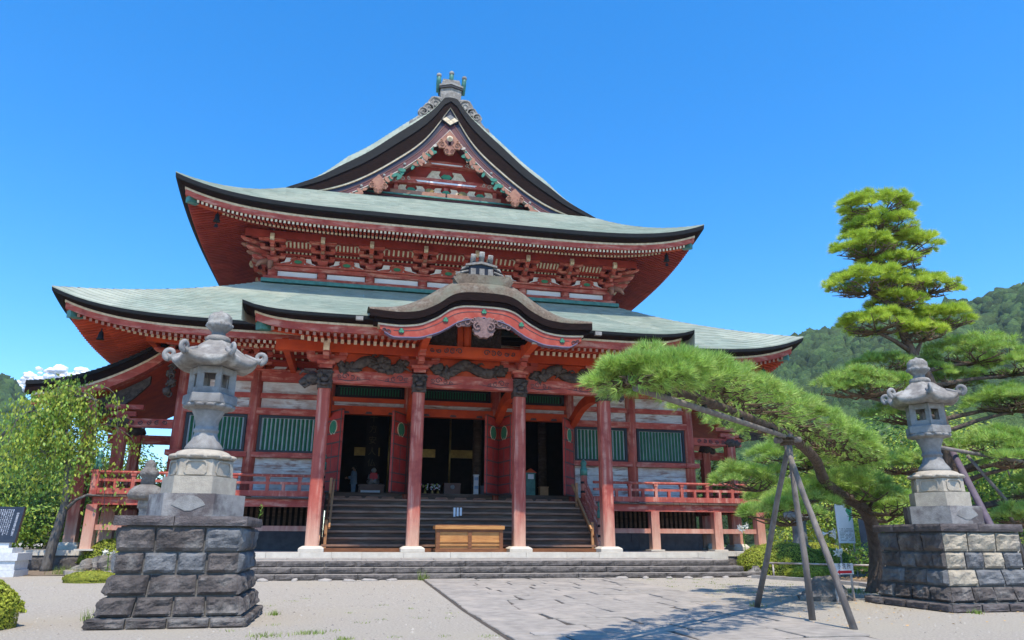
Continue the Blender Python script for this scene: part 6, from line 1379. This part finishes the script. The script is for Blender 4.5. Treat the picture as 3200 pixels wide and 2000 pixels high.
# grass tufts and fallen leaves
g = MB(); rr = random.Random(12)
def tuft(x, y, h, n, sp):
    for _ in range(n):
        a = rr.random()*6.28; p = Vector((x+rr.gauss(0, sp), y+rr.gauss(0, sp), gz(y))); d = Vector((math.cos(a)*.5, math.sin(a)*.5, 1))*h*rr.uniform(.5, 1.2); s = Vector((-math.sin(a), math.cos(a), 0))*.006; g.add([p-s, p+s, p+d], [(0, 1, 2)])
for x, y, h, n, sp in ((-8.6, -13.7, .2, 40, .06), (-5.4, -16.3, .05, 120, .14), (-4.8, -16.1, .06, 120, .12), (-4.3, -16.9, .05, 80, .08), (-5.6, -13.2, .1, 60, .06), (-2.1, -4.5, .35, 40, .05), (-1.9, -4.4, .2, 30, .05), (7.8, -15.3, .10, 50, .06), (-10.4, -12.5, .07, 60, .1), (4.3, -13.1, .12, 60, .08), (9.0, -9.6, .1, 300, .3), (8.6, -10.2, .07, 260, .3), (-13.8, .6, .3, 200, .2), (-13.2, .3, .2, 200, .3), (-12.2, .6, .28, 160, .25)): tuft(x, y, h, n, sp)
for k in range(30): tuft(rr.uniform(-6.5, -2), rr.uniform(-20, -10), .03, 16, .07)
for k in range(40): tuft(rr.uniform(-1.9, 3.6), rr.uniform(-20, -5), .02, 6, .03)
for k in range(30): tuft(rr.uniform(4.6, 9), rr.uniform(-10, -4.8), .04, 20, .09)
o = part('grass', g, GRASS, None); o['kind'] = 'stuff'; o['label'] = 'thin grass tufts in the gravel and between slabs'; o['category'] = 'grass'
g = MB()
for k in range(1300):
    q = rr.random()
    if q < .55: x, y = rr.uniform(10.9, 13.5), rr.uniform(-9.4, -6.5)
    elif q < .8: x, y = rr.uniform(3.5, 10.5), rr.uniform(-17, -10.5)
    else: x, y = rr.uniform(-14, -10.5), rr.uniform(-.2, 3)
    z = gz(y)+(.13 if q < .55 or q >= .8 else .012); L = rr.uniform(.02, .05)*(1.3 if q < .55 else .8); a = rr.random()*6.28; c, s = math.cos(a)*L, math.sin(a)*L; zz = [rr.uniform(0, .02) for _ in range(4)]
    g.add([(x-c, y-s, z+zz[0]), (x+s*.6, y-c*.6, z+zz[1]), (x+c, y+s, z+zz[2]), (x-s*.6, y+c*.6, z+zz[3])], [(0, 1, 2, 3)])
o = part('fallen_leaves', g, LITTER, None); o['kind'] = 'stuff'; o['label'] = 'dry brown fallen leaves scattered on the ground'; o['category'] = 'leaves'
g = MB()
for k in range(2600):
    x, y = rr.uniform(-14, 14), rr.uniform(-19.5, -4.6)
    if -2.1 < x < 4.4: continue
    s = rr.uniform(.010, .030); g.add([(x-s, y, gz(y)), (x, y-s, gz(y)), (x+s, y, gz(y)), (x, y+s*.8, gz(y)), (x, y, gz(y)+s*.8)], [(0, 1, 4), (1, 2, 4), (2, 3, 4), (3, 0, 4)])
o = part('pebbles', g, mat('pebble', (.34, .31, .27), (.24, .22, .19), 9, .9, island=.35), None); o['kind'] = 'stuff'; o['label'] = 'loose pale pebbles lying on the gravel'; o['category'] = 'pebbles'
g = MB(); tw = Vector((-6.05, -13.3, 1.715)); g.tube([tw, tw+Vector((.03, 0, .12)), tw+Vector((.05, 0, .26))], [.006, .005, .003], 4)
for k in range(16): a = k*2.4; p = tw+Vector((.04, 0, .04+.014*k)); d = Vector((math.cos(a), math.sin(a), .5))*.06; s = Vector((-math.sin(a), math.cos(a), 0))*.012; g.add([p, p+d*.5+s, p+d, p+d*.5-s], [(0, 1, 2, 3)])
single('weed_sprig', g, LEAF, 'green weed sprig growing on the left pedestal cap', 'weed')
# ------------------------------------------------------------------ people and furnishings inside
def skin_body(name, verts, edges, radii, m, parent, sub=2):
    me = bpy.data.meshes.new(name); me.from_pydata(verts, edges, []); me.materials.append(m); o = link(name, me, parent)
    md = o.modifiers.new('skin', 'SKIN'); sl = me.skin_vertices[0].data
    for v, r in zip(sl, radii): v.radius = r if hasattr(r, '__len__') else (r, r)
    sl[0].use_root = True; md.use_smooth_shade = True; s = o.modifiers.new('sub', 'SUBSURF'); s.levels = s.render_levels = sub; return o
def person(label, loc, rot, cloth, arm):
    t = thing('person', label, 'person', loc, rot); H = 1.66
    v = [(0, 0, .90), (0, 0, 1.10), (0, 0, 1.30), (0, 0, 1.42), (0, .01, 1.49), (0, -.01, 1.58), (0, -.01, 1.66),
         (.17, 0, 1.38), (.22, -.02 if not arm else -.10, 1.12), (.18, -.10 if not arm else -.30, .90 if not arm else 1.08), (-.17, 0, 1.38), (-.22, -.02 if not arm else -.10, 1.12), (-.18, -.10 if not arm else -.30, .90 if not arm else 1.05),
         (.09, 0, .84), (.10, 0, .46), (.10, .02, .08), (.10, -.12, .03), (-.09, 0, .84), (-.10, .02, .46), (-.10, .03, .08), (-.10, -.11, .03)]
    e = [(0, 1), (1, 2), (2, 3), (3, 4), (4, 5), (5, 6), (3, 7), (7, 8), (8, 9), (3, 10), (10, 11), (11, 12), (0, 13), (13, 14), (14, 15), (15, 16), (0, 17), (17, 18), (18, 19), (19, 20)]
    r = [(.16, .12), (.15, .11), (.18, .12), (.12, .09), .055, (.085, .10), (.07, .085), .07, .055, .04, .07, .055, .04, .10, .085, .06, .05, .10, .085, .06, .05]
    skin_body('body', v, e, r, SKIN, t)
    # clothing: loose tunic and trousers over the body
    g = MB(); n = 20
    def ring(z, a, b, oy=0): return [(a*math.cos(2*math.pi*k/n), oy+b*math.sin(2*math.pi*k/n), z) for k in range(n)]
    g.rings([ring(.78, .23, .19), ring(.95, .21, .17), ring(1.15, .20, .155), ring(1.32, .215, .15), ring(1.42, .17, .12), ring(1.465, .08, .075)], 0, True, True, False)
    for s in (1, -1): g.tube([(s*.15, 0, 1.39), (s*.225, -.02 if not arm else -.09, 1.13), (s*.185, -.09 if not arm else -.27, .93 if not arm else 1.08)], [.095, .085, .065], 10)
    lpart('tunic', g, cloth, t); g = MB()
    for s in (1, -1): g.tube([(s*.085, 0, .86), (s*.10, .01, .48), (s*.10, .025, .07)], [.135, .115, .095], 10)
    lpart('trousers', g, cloth, t)
    g = MB(); g.blob((0, .015, 1.615), (.098, .112, .10), 0, 2, .06, 2, 14, 10); g.v = [(x, y if not (y < -.05 and z < 1.63) else y+.05, z) for x, y, z in g.v]; lpart('hair', g, HAIR, t)
    g = MB(); g.blob((0, -.108, 1.575), (.014, .02, .018), 0, 1, .05, 1, 6, 5)
    for s in (-1, 1): g.blob((s*.088, 0, 1.58), (.012, .02, .03), 0, 1, .05, 1, 6, 5)
    lpart('nose_and_ears', g, SKIN, t)
    for s in (-1, 1):                                             # hands: palm, four fingers, thumb
        hx, hy, hz_ = (s*.18, -.10 if not arm else -.33, .87 if not arm else 1.06); g = MB(); dn = Vector((0, -.3, -1)) if not arm else Vector((0, -1, 0)); dn.normalize(); pw = Vector((0, 1, -.3)).normalized() if not arm else Vector((0, 0, 1)); P0 = Vector((hx, hy, hz_))
        g.tube([P0-dn*.02, P0+dn*.05], [.026, .036], 8, flat=.5)
        for k in range(4): b = P0+dn*.05+pw*(.022-.015*k); L = (.06, .068, .064, .05)[k]; g.tube([b, b+dn*L*.55, b+dn*L+Vector((-s*.02, 0, 0))], [.009, .008, .006], 5)
        b = P0+pw*.03; g.tube([b, b+dn*.03+pw*.025, b+dn*.06+pw*.03], [.010, .009, .007], 5); lpart('hand', g, SKIN, t)
    return t
person('person in pale blue clothes standing in the left doorway facing left', (-4.33, 10.6, 3.26), -math.pi/2, CLOTH, True)
person('person in blue shirt half hidden behind the right azaleas', (18.2, 7.0, .2), 2.4, BLUEC, False)
def boxy(name, label, cat, x0, x1, y0, y1, z0, z1, m, extra=None, group='furnishings inside the hall'):
    t = thing(name, label, cat, ((x0+x1)/2, y0, z0), 0, group); b = .02; g = MB(); g.bb(x0+b, x1-b, y0+b, y1-b, z0, z1-.04); part('carcass', g, m, t); g = MB(); g.bb(x0, x1, y0, y1, z1-.05, z1); part('top', g, m, t); g = MB(); g.bb(x0-.005, x1+.005, y0-.005, y1, z0, z0+.06); part('plinth', g, m, t)
    if extra: extra(t)
    return t
FZ = 3.27
RW = mat('red_brown_lacquer', (.13, .045, .03), (.09, .03, .02), 3, .4)
def desk(t):
    g = MB(); g.bb(-3.98, -3.1, 6.55, 6.58, FZ, FZ+.22); part('white_cloth', g, WP, t)
boxy('altar_table', 'dark altar table with white cloth in the left doorway', 'table', -4.1, -2.9, 6.6, 7.3, FZ, FZ+.50, RW, desk)
t = thing('seated_statue', 'small seated stone figure with red bib on the altar table', 'statue', (-3.42, 6.95, FZ+.5), 0)
g = MB(); g.blob((0, 0, .13), (.30, .22, .16), 0, 1, .1, 1.5, 16, 8); g.blob((0, .02, .36), (.17, .13, .22), 0, 2, .05, 1.5, 14, 8); g.blob((0, 0, .66), (.105, .11, .13), 0, 3, .03, 1.5, 14, 10)
for s in (-1, 1): g.tube([(s*.17, 0, .46), (s*.22, -.06, .28), (s*.06, -.17, .22)], [.06, .055, .045], 8); g.blob((s*.105, 0, .66), (.015, .03, .05), 0, 4, .05, 1, 6, 5)
g.blob((0, -.11, .65), (.015, .02, .025), 0, 5, .05, 1, 6, 5); lpart('body', g, STS, t)
g = MB(); g.plate([(-.15, .54), (.15, .54), (.19, .30), (.12, .24), (0, .22), (-.12, .24), (-.19, .30)], -.175, -.145); lpart('bib', g, REDP, t)
def emblem(t):
    g = MB(); g.plate([(.22+.10*math.cos(2*math.pi*k/16), FZ+.40+.10*math.sin(2*math.pi*k/16)) for k in range(16)], 5.985, 6.01); part('round_emblem', g, GREYP, t)
boxy('lacquer_chest', 'reddish chest with round grey emblem in the middle doorway', 'chest', -.18, .62, 6.0, 6.5, FZ, FZ+.58, RW, emblem)
def shelves(t):
    for k in range(4): g = MB(); g.bb(1.22, 1.40, 5.78, 5.80, FZ+.12+.2*k, FZ+.26+.2*k); part('pamphlet', g, CLOTH if k % 2 else WP, t)
boxy('pamphlet_rack', 'narrow white rack of pamphlets in the middle doorway', 'rack', 1.18, 1.44, 5.8, 6.0, FZ, FZ+.98, WHT, shelves)
boxy('covered_box', 'pale cloth-covered box right of the pamphlet rack', 'box', 1.52, 1.95, 5.85, 6.3, FZ, FZ+.48, FND)
for k, x in enumerate((-1.35, -1.05, -.72, -.45)):
    t = thing('flower_vase', 'vase of pink and yellow flowers in the middle doorway, '+('leftmost', 'second', 'third', 'rightmost')[k]+' of four', 'vase', (x, 6.1, FZ), 0, 'flower vases in the middle doorway'); g = MB(); g.lathe([(.05, 0), (.08, .1), (.05, .2), (.06, .24)], (0, 0, 0), 12); lpart('vase', g, GOLD, t)
    g = MB(); r = random.Random(k)
    for j in range(16): g.blob((r.uniform(-.12, .12), r.uniform(-.1, .1), .27+r.random()*.25), (.04, .04, .035), r.randrange(3), j, .3, 2, 6, 4)
    lpart('blossoms', g, [mat('pink_petal%d' % k, (.6, .12, .25), (.7, .3, .4), 9, .6), LEAFY, WP], t)
def sg_(t):
    g = MB(); g.plate([(2.35, FZ+.05), (2.55, FZ+.05), (2.55, FZ+.52), (2.35, FZ+.52)], 5.55, 5.57); part('white_card', g, WP, t)
boxy('low_cabinet', 'low grey cabinet with white card in the right doorway', 'cabinet', 2.6, 3.5, 5.6, 6.1, FZ, FZ+.30, FND, sg_)
boxy('small_picture_stand', 'dark stand with small framed pictures in the right doorway', 'stand', 2.55, 3.3, 6.2, 6.5, FZ, FZ+.72, WOOD2)
boxy('carton', 'brown carton beside the red-roofed box in the right doorway', 'box', 4.35, 4.8, 5.7, 6.1, FZ, FZ+.48, RAILW)
def rroof(t):
    g = MB(); g.plate([(3.62, FZ+1.12), (3.92, FZ+1.32), (4.22, FZ+1.12)], 5.7, 6.15); part('red_roof', g, V, t)
    g = MB(); g.bb(3.78, 4.06, 5.69, 5.72, FZ+.82, FZ+1.05); part('opening', g, WP, t)
boxy('shrine_shaped_box', 'dark shrine-shaped box with small red roof in the right doorway', 'box', 3.68, 4.16, 5.72, 6.1, FZ, FZ+1.12, CG, rroof)
# hanging vertical calligraphy board in the left doorway
t = thing('hanging_scroll', 'dark hanging board with faint vertical gold characters in the left doorway', 'scroll', (-3.45, 8.9, 4.6)); g = MB(); g.bb(-3.85, -3.2, 8.95, 8.99, 4.4, 7.6); part('board', g, DARK, t)
FG = mat('faint_gold', (.10, .075, .04), (.06, .045, .025), 5, .6)
for k, ch in enumerate('十方安人仏'): link('brush_character', text_mesh('brush_character', ch, .42, FG), t, (-.07, .04, 2.6-.56*k), (math.pi/2, 0, 0))
# neighbouring hall roof glimpsed at the left edge
t = thing('side_hall', 'small grey-roofed outbuilding behind the trees at the left edge', 'building', (-30, 16, .2)); g = MB(); g.bb(-33, -25.5, 14, 20, .2, 4.0); part('wall', g, PLAST, t)
g = MB(); g.add([(-34, 13, 3.9), (-24.4, 13, 3.9), (-24.4, 17, 6.3), (-34, 17, 6.3), (-34, 21, 3.9), (-24.4, 21, 3.9), (-34, 13, 3.7), (-24.4, 13, 3.7), (-34, 21, 3.7), (-24.4, 21, 3.7)], [(0, 1, 2, 3), (3, 2, 5, 4), (6, 7, 1, 0), (1, 7, 9, 5, 2), (0, 3, 4, 8, 6)]); part('roof', g, TILEG, t)

# ------------------------------------------------------------------ air
m = bpy.data.materials.new('haze_air'); m.use_nodes = True; nt = m.node_tree; nt.nodes.remove(nt.nodes['Principled BSDF'])
pv = nt.nodes.new('ShaderNodeVolumePrincipled'); pv.inputs['Color'].default_value = (.80, .90, 1, 1); pv.inputs['Density'].default_value = .0002; pv.inputs['Anisotropy'].default_value = .3
nt.links.new(pv.outputs[0], nt.nodes['Material Output'].inputs['Volume'])
g = MB(); g.bb(-1260, 1260, -180, 1260, -1.5, 210); o = part('haze', g, m, None); o['kind'] = 'stuff'
